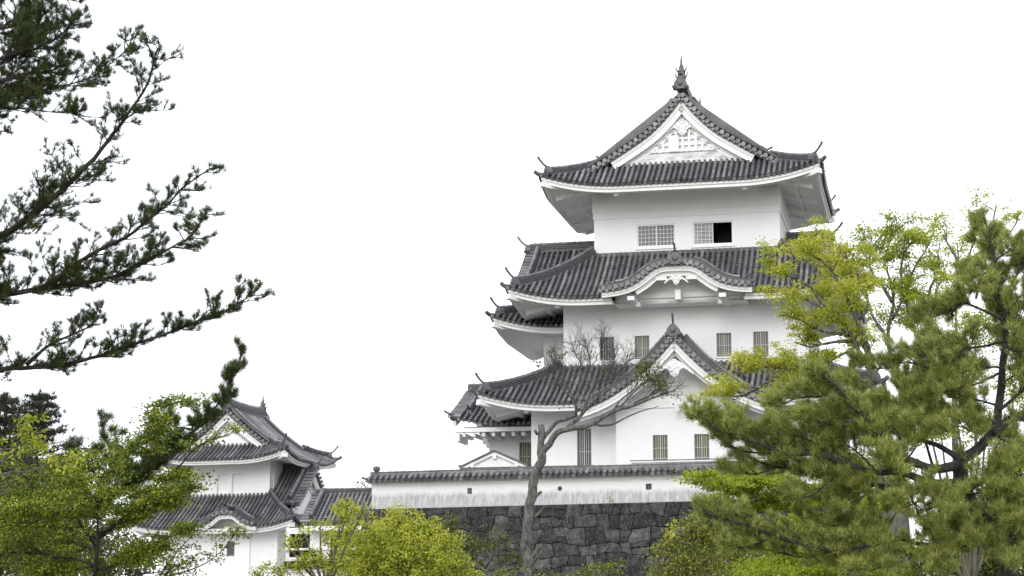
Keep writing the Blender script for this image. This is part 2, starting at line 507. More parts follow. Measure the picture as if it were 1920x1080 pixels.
def eaves(fb, sb, roof, wall_e, drop=0.36, rise=0.26, sides='fblr', beams=True, bb=None, gap=0):
    """Stepped white eave boards (fb), plastered soffit (sb) and bracket beams under a hipped roof."""
    for k in sides:
        fb.mark(); sb.mark()
        A = roof.along(k); kk = roof.kv if k in 'fb' else 1.0
        for (e, ztop, zb, th) in ((0.10, -0.05, -0.19, 0.14), (0.21, -0.17, -drop, 0.16)):
            Pz = roof.P(k, lambda _e: 0.0)
            n = 36
            for i in range(n):
                if gap and k == 'f' and abs(-A + e + 2 * (A - e) * (i + .5) / n) < gap: continue
                q = []
                for a in (-A + e + (2 * (A - e)) * i / n, -A + e + (2 * (A - e)) * (i + 1) / n):
                    a2 = a * (A - e - th) / (A - e)
                    q += [Pz(a, e) + Z3 * ztop, Pz(a, e) + Z3 * zb, Pz(a2, e + th) + Z3 * zb, Pz(a2, e + th) + Z3 * ztop]
                fb.add(q, [(0, 4, 5, 1), (1, 5, 6, 2), (2, 6, 7, 3), (3, 7, 4, 0)])
        E = wall_e[k] * kk
        Ps = roof.P(k, lambda e: -drop + 0.03 + rise * max(0, e - 0.3) / kk)
        ns, ne = 30, 6
        g = []
        for i in range(ns + 1):
            for j in range(ne + 1):
                e = 0.24 + (E + 0.1 - 0.24) * j / ne
                a = (-1 + 2 * i / ns) * (A - e)
                g.append(Ps(a, e))
        sb.add(g, [(i * (ne + 1) + j, i * (ne + 1) + j + 1, (i + 1) * (ne + 1) + j + 1, (i + 1) * (ne + 1) + j) for i in range(ns) for j in range(ne)
                    if not (gap and k == 'f' and abs(A * (-1 + 2 * (i + .5) / ns)) < gap)])
        if beams and bb is not None:
            for a in np.linspace(-(A - E), A - E, max(2, int((A - E) * 2 / 2.6))):
                q = [Ps(a, e) for e in np.linspace(0.55, E, 5)]
                s_, u_ = ridge_frames(q); bb.mark()
                sweep(bb, q, s_, u_, [(-.11, -.20), (.11, -.20), (.11, .03), (-.11, .03)])
            q = [Ps(a, E * 0.62) for a in np.linspace(-(A - E * .62), A - E * .62, 24)]
            s_, u_ = ridge_frames(q); bb.mark()
            sweep(bb, q, s_, u_, [(-.07, -.12), (.07, -.12), (.07, .03), (-.07, .03)])
    for a in (-1, 1):
        for b in (-1, 1):
            kk = roof.kv
            if ('f' if b < 0 else 'b') not in sides or ('l' if a < 0 else 'r') not in sides: continue
            r = []
            for t in np.linspace(0.12, wall_e['l' if a < 0 else 'r'], 8):
                z = roof.z0 - drop - 0.02 + rise * max(0, t - .3) + roof.lift * max(0.0, 1 - t / roof.Rl) ** 2.1
                r.append((roof.cu + a * (roof.Au - t), roof.cv + b * (roof.Av - t) / kk, z))
            r = np.array(r)
            s_, u_ = ridge_frames(r); fb.mark()
            sweep(fb, r, s_, u_, [(-.17, -.2), (.17, -.2), (.17, .08), (-.17, .08)])

def hips(rb, ob, roof, t1, corners=((-1, -1), (1, -1), (-1, 1), (1, 1)), w=.17, h=.44, osize=.46):
    for a, b in corners:
        p = roof.hip_path(a, b, 0.42, t1)
        p[:, 2] += 0.02
        ridge(rb, p, w, h)
        d = nrm(np.array([a, b / roof.kv, 0]))
        ornament(ob, p[0] + np.array([0, 0, 0.02]), d, osize, .58, .85)
        c = roof.hip_path(a, b, -0.05, 0.42, 4)
        tube(ob, [c[3], c[1], c[0] + Z3 * .05, c[0] + d * .2 + Z3 * .18], [.12, .12, .11, .1], 7)

def verge(tb, rb, ob, wb, path, o, inner=True, bdepth=.46, kudari=None, kw=.16, kh=.44, kend=None, thick=.2, roll=.10, back=.12, pitch=.31):
    """Gable edge: path runs along the roof surface edge; o points out of the gable. Cross tiles, tile course, down-ridge, white boards."""
    tb.mark()
    path = np.asarray(path, float); o = nrm(o)
    ln = np.concatenate([[0], np.cumsum(np.linalg.norm(np.diff(path, axis=0), axis=1))])
    sd, up = plane_frames(path, o)
    f_ = len(tb.f)
    sweep(tb, path, sd, up, [(-.5, -.16), (.05, -.16), (.05, .02), (-.5, .02)])
    sweep(tb, path, sd, up, [(-.4, -thick), (.0, -thick), (.0, -.15), (-.4, -.15)])
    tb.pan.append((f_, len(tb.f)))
    k = max(2, int(ln[-1] / pitch))
    for i in range(k):
        t = (i + .5) * ln[-1] / k
        p = np.array([np.interp(t, ln, path[:, c]) for c in range(3)])
        u = nrm(np.array([np.interp(t, ln, up[:, c]) for c in range(3)])); tg = nrm(np.cross(o, u))
        half_tube(tb, p + o * .16 + u * .01, p - o * .5 + u * .01, tg, u, u, roll * 1.1, roll, True)
        # round end tile below the cover
        c0 = p + o * .13 - u * .12 + tg * (pitch / 2)
        tube(tb, [c0 - o * .1, c0 + o * .02], [.075, .075], 7)
    if kudari:
        off, a, b = kudari
        kp = np.array([[np.interp(t, ln, path[:, c]) for c in range(3)] for t in np.linspace(a * ln[-1], b * ln[-1], 26)])
        kp = kp - o * off
        rb.mark()
        kp = kp + plane_frames(kp, o)[1] * .02
        if len(kp) > 2:
            sweep(rb, kp, *plane_frames(kp, o), ridge_prof(kw, kh))
            q = kp; s2, u2 = plane_frames(q, o)
            l2 = np.concatenate([[0], np.cumsum(np.linalg.norm(np.diff(q, axis=0), axis=1))])
            kk = max(2, int(l2[-1] / .34))
            pp = [np.array([np.interp(t, l2, q[:, c]) for c in range(3)]) for t in np.linspace(0, l2[-1], kk + 1)]
            uu = [nrm(np.array([np.interp(t, l2, u2[:, c]) for c in range(3)])) for t in np.linspace(0, l2[-1], kk + 1)]
            f2_ = len(rb.f)
            for j in range(kk):
                half_tube(rb, pp[j] + uu[j] * kh * .86, pp[j + 1] + uu[j + 1] * kh * .86, o, uu[j], uu[j + 1], kw * .7, kw * .58)
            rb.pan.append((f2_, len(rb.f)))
    return sd, up

def boards(wb, path, o, top=-.2, depth=.46, set0=.1, inner=True, inner_wb=None, idrop=.26):
    path = np.asarray(path, float)
    wb.mark()
    sd, up = plane_frames(path, o)
    b = top - depth
    sweep(wb, path, sd, up, [(-set0 - .14, b), (-set0, b), (-set0, top - .17), (-set0 + .05, top - .15), (-set0 + .05, top), (-set0 - .14, top)])
    if inner:
        sweep(inner_wb or wb, path, sd, up, [(-set0 - .42, b - idrop), (-set0 - .30, b - idrop), (-set0 - .30, b - .10), (-set0 - .24, b - .08), (-set0 - .24, b + .04), (-set0 - .42, b + .04)])

def pendant(mb, c, o, size=1.0):
    """White carved gable pendant: heart-shaped plate with two scrolls, a flower on top and leafy side wings."""
    o = nrm(o); s = np.cross(Z3, o); s = nrm(s)
    def plate(out, d0, d1):
        n = len(out)
        fr = [c + s * (x * size) + Z3 * (y * size) + o * d1 for x, y in out]
        bk = [c + s * (x * size) + Z3 * (y * size) + o * d0 for x, y in out]
        mb.add(fr + bk, [tuple(range(n)), tuple(range(2 * n - 1, n - 1, -1))] + [(i, n + i, n + (i + 1) % n, (i + 1) % n) for i in range(n)])
    half = [(0, -.58), (.14, -.52), (.27, -.36), (.28, -.18), (.36, -.08), (.46, -.14), (.56, -.06), (.64, -.16), (.78, -.2), (.84, -.3), (.98, -.36), (1.02, -.44), (1.12, -.44), (1.0, -.26), (.7, .02), (.45, .2), (.2, .36), (0, .42)]
    plate(half + [(-x, y) for x, y in reversed(half[1:-1])], 0, .07)
    for sg in (-1, 1):
        q = []
        for t in np.linspace(0, 1, 16):
            a = math.pi * 2.6 * t; r = .17 * (1 - .75 * t)
            q.append(c + s * (sg * (.24 - r * math.cos(a) * 1)) * size + Z3 * ((-.12 + r * math.sin(a)) * size) + o * .09)
        tube(mb, q, [.032 * size] * 16, 5)
        q = [c + s * (sg * (.45 + .12 * math.cos(a))) * size + Z3 * ((.02 + .12 * math.sin(a)) * size) + o * .09 for a in np.linspace(-1.5, 3.2, 10)]
        tube(mb, q, [.028 * size] * 10, 5)
    for i in range(6):
        a = 2 * math.pi * i / 6
        p = c + s * (.12 * math.cos(a) * size) + Z3 * ((.30 + .12 * math.sin(a)) * size) + o * .06
        tube(mb, [p, p + o * .06], [.07 * size, .04 * size], 6)
    for i in range(-2, 3):
        tube(mb, [c + Z3 * (-.08 * size) + o * .07, c + s * (i * .09 * size) + Z3 * (-.48 * size) + o * .09], [.02 * size, .03 * size], 4)

def wall_face(mb, x0, x1, z0, z1, v, holes=(), flip=False, depth=.2, axis='v', top=None):
    """Wall sheet in the plane v = const with rectangular openings (x0,x1,z0,z1) and their reveals."""
    xs = sorted({x0, x1, *[h[0] for h in holes], *[h[1] for h in holes]})
    zs = sorted({z0, z1, *[h[2] for h in holes], *[h[3] for h in holes]})
    for i in range(len(xs) - 1):
        for j in range(len(zs) - 1):
            cx, cz = (xs[i] + xs[i + 1]) / 2, (zs[j] + zs[j + 1]) / 2
            if any(h[0] < cx < h[1] and h[2] < cz < h[3] for h in holes): continue
            mb.quad((xs[i], v, zs[j]), (xs[i + 1], v, zs[j]), (xs[i + 1], v, zs[j + 1]), (xs[i], v, zs[j + 1]))
    for a, b, c, d in holes:
        w = v + depth
        mb.quad((a, v, c), (a, v, d), (a, w, d), (a, w, c)); mb.quad((b, v, c), (b, w, c), (b, w, d), (b, v, d))
        mb.quad((a, v, c), (a, w, c), (b, w, c), (b, v, c)); mb.quad((a, v, d), (b, v, d), (b, w, d), (a, w, d))

def room(mb, u0, u1, v0, v1, z0, z1, holes=()):
    wall_face(mb, u0, u1, z0, z1, v0, holes)
    mb.quad((u1, v0, z0), (u1, v1, z0), (u1, v1, z1), (u1, v0, z1))
    mb.quad((u0, v1, z0), (u0, v0, z0), (u0, v0, z1), (u0, v1, z1))
    mb.quad((u1, v1, z0), (u0, v1, z0), (u0, v1, z1), (u1, v1, z1))

def barred_window(par, x0, x1, z0, z1, v, pane, frame='grey', bars=4, split=None, label=None, rail=True):
    f = MB(); d = v + .06
    t = .045
    f.box(x0, x0 + t, d, d + .1, z0, z1); f.box(x1 - t, x1, d, d + .1, z0, z1)
    f.box(x0 + t, x1 - t, d, d + .1, z0, z0 + t); f.box(x0 + t, x1 - t, d, d + .1, z1 - t, z1)
    w = f.build('window', M[frame], par)
    if label: w['label'] = label
    b = MB(); n = bars
    for i in range(n):
        x = x0 + t + (x1 - x0 - 2 * t) * (i + 1) / (n + 1); hw = .010 + (.010 if n % 2 and i == n // 2 else 0)
        b.box(x - hw, x + hw, d - .02, d + .02, z0 + t, z1 - t)
    if rail:
        for zz in (z0 + (z1 - z0) * .48, z0 + (z1 - z0) * .08):
            b.box(x0 + t, x1 - t, d + .021, d + .04, zz - .014, zz + .014)
    b.build('bars', M['bars'], w)
    p = MB()
    if split:
        p.box(x0 + t, x0 + t + (x1 - x0 - 2 * t) * split, d + .12, d + .13, z0 + t, z1 - t)
        q = MB(); q.box(x0 + t + (x1 - x0 - 2 * t) * split, x1 - t, d + .07, d + .08, z0 + t, z1 - t)
        q.build('pane', M['glass'], w)
        p.build('opening', M['dark'], w)
    else:
        p.box(x0 + t, x1 - t, d + .08, d + .09, z0 + t, z1 - t)
        p.build('pane', M[pane], w)
    s = MB(); s.box(x0 - .05, x1 + .05, v - .06, v - .003, z0 - .09, z0 - .003)
    s.build('sill', M['trim'], w)
    return w

def lattice_window(par, x0, x1, z0, z1, v, panes, label=None):
    f = MB(); d = v + .05; t = .06
    f.box(x0, x0 + t, d, d + .12, z0, z1); f.box(x1 - t, x1, d, d + .12, z0, z1)
    f.box(x0 + t, x1 - t, d, d + .12, z0, z0 + .11); f.box(x0 + t, x1 - t, d, d + .12, z1 - t, z1)
    w = f.build('window', M['trim'], par)
    if label: w['label'] = label
    xm = (x0 + x1) / 2
    for (a, b, kind, dd) in ((x0 + t, xm + .02, panes[0], .03), (xm + .021, x1 - t, panes[1], .075)):
        if kind == 'open':
            q = MB(); q.box(a, b, d + 1.6, d + 1.7, z0 - .5, z1 + .5)
            q.build('opening', M['dark'], w)
            continue
        s = MB(); k = .035
        s.box(a, a + k, d + dd, d + dd + .04, z0 + .11, z1 - t); s.box(b - k, b, d + dd, d + dd + .04, z0 + .11, z1 - t)
        for i in range(1, 5):
            x = a + (b - a) * i / 5; s.box(x - .010, x + .010, d + dd + .005, d + dd + .03, z0 + .11, z1 - t)
        for j in range(0, 6):
            z = z0 + .11 + (z1 - t - z0 - .11) * j / 5; s.box(a + k, b - k, d + dd + .001, d + dd + .025, z - .011, z + .011)
        s.build('sash', M['trim'], w)
        g = MB(); g.box(a, b, d + dd + .045, d + dd + .055, z0 + .11, z1 - t)
        g.build('pane', M['glass' if kind == 'dark' else 'frosted'], w)
    s = MB(); s.box(x0 - .06, x1 + .06, v - .07, v - .003, z0 - .1, z0 - .003)
    s.build('sill', M['trim'], w)
    return w

def fish_finial(par, p, d, size=1.0, name='roof_finial'):
    """Dolphin-fish ridge finial seen head down, tail up: scaled body tapering to a tail spike, with curved side fins."""
    d = nrm(d); s = np.cross(Z3, d); mb = MB()
    prof = [(0, .40), (.15, .46), (.38, .46), (.6, .40), (.8, .32), (1.0, .24), (1.16, .15), (1.5, .085), (1.88, .025)]
    prof = [(z, w * .62) for z, w in prof]
    v = []; k = 8
    for i, (z, w) in enumerate(prof):
        bend = d * (-.35 * math.sin(min(1, z / 1.2) * 2.4) * .35) * size
        for j in range(k):
            a = 2 * math.pi * j / k
            rr = w * (1.12 if (i + j) % 2 else .92)
            v.append(p + bend + s * (math.cos(a) * rr * size) + d * (math.sin(a) * rr * .8 * size) + Z3 * (z * size))
    n = len(prof)
    mb.add(v, [(i * k + j, i * k + (j + 1) % k, (i + 1) * k + (j + 1) % k, (i + 1) * k + j) for i in range(n - 1) for j in range(k)])
    for sg in (-1, 1):
        for z, x, ln in ((.22, .24, .46), (.66, .2, .42)):
            q = [p + s * (sg * (x + ln * .42 * math.sin(t * 1.5)) * size) + Z3 * ((z + ln * t ** 1.5) * size) for t in np.linspace(0, 1, 6)]
            tube(mb, q, [size * r for r in (.08, .07, .055, .045, .03, .01)], 5)
    for z in (.2, .5, .8, 1.05):
        q = [p - d * (.22 * (1.2 - z)) * size + Z3 * z * size, p - d * (.34 * (1.3 - z)) * size + Z3 * (z + .18) * size]
        tube(mb, q, [.06 * size, .01 * size], 4)
    return mb.build(name, M['ornament'], par)

# ------------------------------------------------------------------ ground, terrace
g = MB()
g.box(-2500, 2500, -400, 4000, -1.0, 0.0)
tag(g.build('ground', M['ground']), 'flat pale ground stretching to the horizon below the castle', kind='structure')

KO = np.array([9.0167, 100.0, 0.0])                 # centre of the top storey's front wall
def keep_world(u, v, z):
    return KO + np.array([math.cos(AZ), -math.sin(AZ), 0]) * u + np.array([math.sin(AZ), math.cos(AZ), 0]) * v + Z3 * z
t = empty('terrace', KO, -AZ); tag(t, 'raised castle courtyard behind the stone wall', kind='structure')
g = MB(); g.box(-13.6, 10.2, -8.6, 16.9, 0.01, 8.25); g.build('terrace_fill', M['yard'], t)['kind'] = 'structure'

# ------------------------------------------------------------------ the keep
keep = empty('castle_keep', KO, -AZ)
tag(keep, 'three storey white plastered castle keep with grey tiled roofs above the stone wall', 'castle')

def gable_curve(a, b, c): return lambda x: a - b * abs(x) + c * x * x

def roof_tiles(name, roof, par, E, e0f=None, e1side=None, back=True, label=None):
    mb = MB()
    for k in 'flr':
        A = roof.along(k)
        e1 = (lambda s, A=A, k=k: min(E[k], A - abs(s))) if not (e1side and k in 'lr') else e1side
        tile_patch(mb, roof.P(k), -A + .12 * 1, A - .12, roof.sp(k), e1, e0=e0f if k == 'f' else None)
    for k in 'flrb':
        A = roof.along(k)
        e1 = (lambda s, A=A, k=k: max(0, min(E[k], A - abs(s)))) if not (e1side and k in 'lr') else e1side
        if k == 'f' and e0f:
            continue
        sheet(mb, roof.P(k), -A, A, e1, ns=60)
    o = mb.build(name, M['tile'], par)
    if label: o['label'] = label
    return o

# --- top roof (hip-and-gable, ridge running front to back)
hT = lambda e: .45 * e + .02 * e * e + .157 * max(0, e - 5) ** 2
rT = Hip(-7.2, 7.2, -2.8, 9.2, 24.93, hT, .72, 4.2, 1.4)
vT, gT = -1.2, -.68
cV = rT.Av - (rT.cv - vT) * rT.kv
sideT = lambda s: (rT.Au + .02) if abs(s) <= rT.Av - cV + 1e-6 else max(0, rT.Av - abs(s))
topr = roof_tiles('roof', rT, keep, dict(f=(gT + 2.8) * 1.4 + .1, b=(gT + 2.8) * 1.4 + .1, l=9, r=9), e1side=sideT, label='topmost curved grey tile roof with a gable facing the viewer')
fb, sb, bb = MB(), MB(), MB()
eaves(fb, sb, rT, dict(f=2.8, b=2.8, l=2.37, r=2.37), bb=bb)
fb.build('eave_board', M['trim'], topr); sb.build('soffit', M['plaster'], topr); bb.build('bracket_beam', M['trim'], topr)
rb, ob = MB(), MB()
hips(rb, ob, rT, 2.75, h=.36)
ridge(rb, [(0, v, 30.27 + .1 * ((v - 3.2) / 4.4) ** 2) for v in np.linspace(vT - .02, 7.6, 12)], .27, .66)
tb, wb = MB(), MB()
for sgn, vv, gg in ((-1, vT, gT), (1, 7.6, 7.08)):
    path = np.array([(u, vv, rT.z0 + hT(7.2 - abs(u)) + .02) for u in np.linspace(-5.0, 5.0, 61)])
    o = (0, sgn, 0)
    n = len(path) // 2
    for half in (path[:n + 1], path[n:]):
        verge(tb, rb, ob, wb, half, o, kudari=(.62, .16 if half is not path and half[0][0] < -1 else .06, .94 if half[0][0] < -1 else .84))
    boards(wb, path[7:-7], o, depth=.42)
    for sg in (-1, 1):
        ornament(ob, np.array([sg * 4.05, vv - sgn * .62, rT.z0 + hT(7.2 - 4.05) + .05]), (sg, 0, 0), .32, .55, .35)
    ornament(ob, np.array([0, vv + sgn * .1, 30.28]), o, .62, 0)
tb.build('gable_tiles', M['tile'], topr); wb.build('bargeboard', M['trim'], topr)
rb.build('ridge', M['ridge'], topr); ob.build('ridge_ornament', M['ornament'], topr)
fish_finial(topr, np.array([0, vT + .25, 30.74]), (0, -1, 0), .78)
fish_finial(topr, np.array([0, 7.3, 30.74]), (0, 1, 0), .78)
# gable wall with plaster lattice
gm = MB(); bm_ = MB(); zc = lambda u: rT.z0 + hT(7.2 - abs(u)) - .42
us = np.linspace(-3.9, 3.9, 41)
for i in range(40):
    gm.quad((us[i], gT, 26.2), (us[i + 1], gT, 26.2), (us[i + 1], gT, max(26.2, zc(us[i + 1]))), (us[i], gT, max(26.2, zc(us[i]))))
    bm_.quad((us[i], 7.08, 26.2), (us[i + 1], 7.08, 26.2), (us[i + 1], 7.08, max(26.2, zc(us[i + 1]))), (us[i], 7.08, max(26.2, zc(us[i]))))
gw = gm.build('gable_wall', M['plaster'], topr); bm_.build('gable_wall', M['plaster'], topr)
lm = MB()
for i in range(-7, 8):
    u = i * .34
    zt = zc(abs(u) + .1) - .62
    if zt > 27.1: lm.box(u - .06, u + .06, gT - .16, gT - .003, 27.0, zt)
for j in range(6):
    z = 27.05 + j * .33; w = 2.75 - j * .33 * 1.25
    if w > .2: lm.box(-w, w, gT - .12, gT - .004, z - .055, z + .055)
lm.box(-.72, -.2, gT - .19, gT - .162, 27.0, 27.85)
lm.build('lattice', M['trim'], gw)
sm = MB(); sm.box(-3.05, 3.05, gT - .10, gT - .003, 26.40, 26.92); sm.build('stained_board', M['board'], gw)
pm = MB(); pendant(pm, np.array([0, gT - .21, 28.3]), (0, -1, 0), .85); pm.build('pendant', M['trim'], gw)

# --- top storey walls
wm = MB()
W3 = [(-2.60, -.56, 22.16, 23.38), (.33, 2.42, 22.14, 23.40)]
room(wm, -4.83, 4.83, 0, 6.4, 21.2, 26.2, W3)
for (z0, z1, p) in ((23.75, 24.1, .05), (24.1, 26.0, .08)):
    wm.box(-4.83 - p, 4.83 + p, -p, 6.4 + p, z0, z1)
for v in (1.2, 3.4): wm.box(4.832, 4.87, v, v + .7, 22.3, 23.2)
w3 = wm.build('wall', M['plaster'], keep)
w3['label'] = 'plain white wall of the top storey with two wide lattice windows'
lattice_window(keep, *W3[0][:2], *W3[0][2:], 0, ('dark', 'dark'), 'closed pair of lattice sashes with dark glass')
lattice_window(keep, *W3[1][:2], *W3[1][2:], 0, ('pale', 'open'), 'window slid half open showing a black interior')

# --- second roof, with an undulating gable in front and a gabled dormer on either side
h2 = lambda e: .55 * e + .05 * e * e
r2 = Hip(-8.72, 8.72, -3.95, 10.35, 18.95, h2, .7, 4.0)
KW, KV = 3.75, -4.4
kz = lambda x: 19.2 + 1.25 / (1 + (abs(x) / 1.75) ** 4.2)
def under(hf, z0, gf, lim):
    """Start of the main slope where it comes out above a gable roof of cross-section gf."""
    def f(s):
        if abs(s) > lim: return -.06
        e = 0.0
        while e < 4 and z0 + hf(e) < gf(abs(s)) - .12: e += .05
        return max(-.06, e - .3) if e > .05 else -.06
    return f
e0k = under(h2, 18.95, kz, 3.6)
rf2 = roof_tiles('roof', r2, keep, dict(f=3.9, b=3.9, l=3.85, r=3.85), e0f=e0k, label='middle grey tile roof with an arched gable in its front')
fb, sb, bb = MB(), MB(), MB()
eaves(fb, sb, r2, dict(f=2.55, b=2.55, l=2.5, r=2.5), bb=bb, gap=3.2)
fb.build('eave_board', M['trim'], rf2); sb.build('soffit', M['plaster'], rf2); bb.build('bracket_beam', M['trim'], rf2)
rb, ob = MB(), MB()
hips(rb, ob, r2, 3.95)
for a, b in (((-5.0, -.17), (5.0, -.02)), ((-5.0, -.02), (-4.85, 6.5)), ((4.85, -.02), (5.0, 6.5))):
    rb.mark(); rb.box(a[0], b[0], a[1], b[1], 21.70, 21.93)
rb.build('ridge', M['ridge'], rf2); ob.build('ridge_ornament', M['ornament'], rf2)

# undulating gable
km = MB()
xs = np.linspace(-KW, KW, 61)
arc = np.concatenate([[0], np.cumsum(np.hypot(np.diff(xs), np.diff([kz(x) for x in xs])))])
AL = arc[-1]
def kP(s, e):
    x = np.interp(s + AL / 2, arc, xs); return np.array([x, KV + e, kz(x)])
tile_patch(km, kP, -AL / 2, AL / 2, .27, lambda s: 3.0, e0=lambda s: .3)
sheet(km, kP, -AL / 2, AL / 2, lambda s: 3.0, ns=60, e0=0.0)
kara = km.build('arched_gable', M['tile'], keep)
tb, rb, ob, wb, ib = MB(), MB(), MB(), MB(), MB()
kpath = np.array([(x, KV, kz(x)) for x in xs])
verge(tb, rb, ob, wb, kpath, (0, -1, 0), thick=.14)
for sg in (-1, 1):
    hp = np.array([(x, KV + .62, kz(x) + .1) for x in np.linspace(sg * .75, sg * 3.05, 20)])
    ridge(rb, hp, .15, .34)
    e_ = np.array([sg * 3.1, KV + .62, kz(3.1) + .12])
    ornament(ob, e_, (sg, 0, 0), .22, .5, .5)
    hp = np.array([(x, KV + .12, kz(x) + .1) for x in np.linspace(sg * .3, sg * 3.7, 30)])
    rb.mark(); sweep(rb, hp, *plane_frames(hp, (0, -1, 0)), [(-.14, -.05), (.14, -.05), (.14, .08), (.08, .14), (-.08, .14), (-.14, .08)])
    ornament(ob, np.array([sg * 3.75, KV + .15, kz(3.75) + .1]), (sg, 0, 0), .2, 0)
ridge(rb, [(0, v, 20.5 + .02) for v in np.linspace(KV + .05, -.9, 6)], .26, .5)
ornament(ob, np.array([0, KV - .02, 20.42]), (0, -1, 0), .62, .42, 1.0)
boards(wb, kpath, (0, -1, 0), top=-.15, depth=.26, inner=False)
sd_, up_ = plane_frames(kpath[12:-12], (0, -1, 0))
sweep(wb, kpath[12:-12], sd_, up_, [(-.44, -.62), (-.30, -.62), (-.30, -.5), (-.25, -.48), (-.25, -.40), (-.44, -.40)])
for sg in (-1, 1): wb.mark(); wb.box(sg * 2.27 - .17, sg * 2.27 + .17, KV + .1, -1.45, 18.66, 18.86)
wb.mark(); wb.box(-.14, .14, KV + .7, -2.93, 18.72, 19.22)
wb.mark(); wb.box(-3.2, 3.2, -2.98, -2.86, 18.95, 19.2)
tb.build('gable_tiles', M['tile'], kara); rb.build('ridge', M['ridge'], kara); ob.build('ridge_ornament', M['ornament'], kara); wb.build('bargeboard', M['trim'], kara)
gm = MB(); us = np.linspace(-3.3, 3.3, 41)
for i in range(40):
    gm.quad((us[i], -2.84, 18.7), (us[i + 1], -2.84, 18.7), (us[i + 1], -2.84, kz(us[i + 1]) - .05), (us[i], -2.84, kz(us[i]) - .05))
    gm.quad((us[i], KV + .45, kz(us[i]) - .2), (us[i + 1], KV + .45, kz(us[i + 1]) - .2), (us[i + 1], -2.84, kz(us[i + 1]) - .2), (us[i], -2.84, kz(us[i]) - .2))
gm.box(-3.3, 3.3, -2.84, -1.3, 18.72, 18.8)
gm.build('gable_wall', M['plaster'], kara)
pm = MB(); pendant(pm, np.array([0, KV + .22, 19.68]), (0, -1, 0), .55)
for sg in (-1, 1):
    pm.box(sg * .75 - .28, sg * .75 + .28, KV + .2, KV + .26, 19.62, 19.78)
pm.build('pendant', M['trim'], kara)

def gabled(par, name, P0, axis, half, zf, y0, y1, wall_set, kud, edge=True, orn=.45, hornl=.6, hrise=.9, bd=.46, ridge_w=.2, ridge_h=.42, gwall=True, zlow=0, inner_drop=.26):
    """Gable roof: ridge through P0 along axis (unit, points out of the gable), cross-section height zf(x), from y0 (verge) inward to y1."""
    o = nrm(axis); s = nrm(np.cross(Z3, o)); P0 = np.array(P0, float)
    W = lambda x, y, z: np.array([P0[0], P0[1], 0]) + s * x - o * y + Z3 * z
    mb = MB()
    for sg in (-1, 1):
        P = lambda a, e, sg=sg: W(sg * (half - e), y0 + a, zf(half - e))
        tile_patch(mb, P, .45, y1 - y0, .285, lambda a: half - .02)
        sheet(mb, P, 0, y1 - y0, lambda a: half, ns=4, ne=14, dz=-.06)
    m = mb.build(name, M['tile'], par)
    tb, rb, ob, wb = MB(), MB(), MB(), MB()
    path = np.array([W(x, y0, zf(x)) for x in np.linspace(-half, half, 51)])
    for hf in (path[:26], path[25:]):
        first = hf is path or np.allclose(hf[0], path[0])
        verge(tb, rb, ob, wb, hf, o, kudari=(.55, kud, .95) if first else (.55, .05, 1 - kud))
    boards(wb, path, o, depth=bd, idrop=inner_drop)
    ridge(rb, [W(0, y, zf(0)) for y in np.linspace(y0, y1, 8)], ridge_w, ridge_h)
    ornament(ob, W(0, y0 - .06, zf(0) - .02), o, orn, hornl, hrise)
    for sg in (-1, 1):
        x = half * (1 - kud)
        ornament(ob, W(sg * x, y0 + .55, zf(x) + .03), s * sg, .24, .42, .5)
    tb.build('gable_tiles', M['tile'], m); rb.build('ridge', M['ridge'], m); ob.build('ridge_ornament', M['ornament'], m); wb.build('bargeboard', M['trim'], m)
    if gwall:
        gm = MB(); us = np.linspace(-half * .93, half * .93, 31)
        for i in range(30):
            gm.quad(W(us[i], wall_set, zlow), W(us[i + 1], wall_set, zlow), W(us[i + 1], wall_set, max(zlow, zf(us[i + 1]) - .3)), W(us[i], wall_set, max(zlow, zf(us[i]) - .3)))
        gm.build('gable_wall', M['plaster'], m)
    return m

for sg in (-1, 1):
    d = gabled(keep, 'dormer', (-8.95 if sg < 0 else 7.2, 3.2), (sg, 0, 0), 3.7, gable_curve(22.85, .86, .03), 0, 4.0 if sg < 0 else 2.3, .7, .04, zlow=19.6)
    d['label'] = 'gabled dormer on the left slope of the middle roof' if sg < 0 else 'gabled dormer on the right slope of the middle roof'

# --- second storey walls
wm = MB()
W2 = [(-4.35, -3.60, 16.10, 17.32), (-2.54, -1.79, 16.12, 17.32), (1.62, 2.37, 16.12, 17.32), (3.47, 4.22, 16.05, 17.33)]
room(wm, -6.22, 6.22, -1.4, 7.8, 15.0, 19.7, W2)
wm.box(-6.25, 6.25, -1.43, 7.83, 19.02, 19.3)
w2 = wm.build('wall', M['plaster'], keep)
w2['label'] = 'white wall of the middle storey with four small barred windows'
barred_window(keep, *W2[0], -1.4, 'glass', bars=4, split=.5, label='leftmost middle storey window, half open and dark')
for h in W2[1:]: barred_window(keep, *h, -1.4, 'shutter', bars=5)

# --- lowest roof with the great front gable
gz = gable_curve(16.68, 1.2, .1)
h1 = lambda e: .45 * e + .04 * e * e
r1 = Hip(-9.95, 9.95, -5.25, 11.65, 13.5, h1, .66, 4.0)
rf1 = roof_tiles('roof', r1, keep, dict(f=3.85, b=3.85, l=3.75, r=3.75), e0f=under(h1, 13.5, gz, 4.4), label='lowest wide grey tile roof with a steep gable in its front')
fb, sb, bb = MB(), MB(), MB()
eaves(fb, sb, r1, dict(f=2.45, b=2.45, l=2.33, r=2.33), bb=bb, gap=3.1)
fb.build('eave_board', M['trim'], rf1); sb.build('soffit', M['plaster'], rf1); bb.build('bracket_beam', M['trim'], rf1)
rb, ob = MB(), MB()
hips(rb, ob, r1, 3.7)
for a, b in (((-6.4, -1.55), (6.4, -1.42)), ((-6.4, -1.42), (-6.24, 7.9)), ((6.24, -1.42), (6.4, 7.9))):
    rb.mark(); rb.box(a[0], b[0], a[1], b[1], 15.62, 15.85)
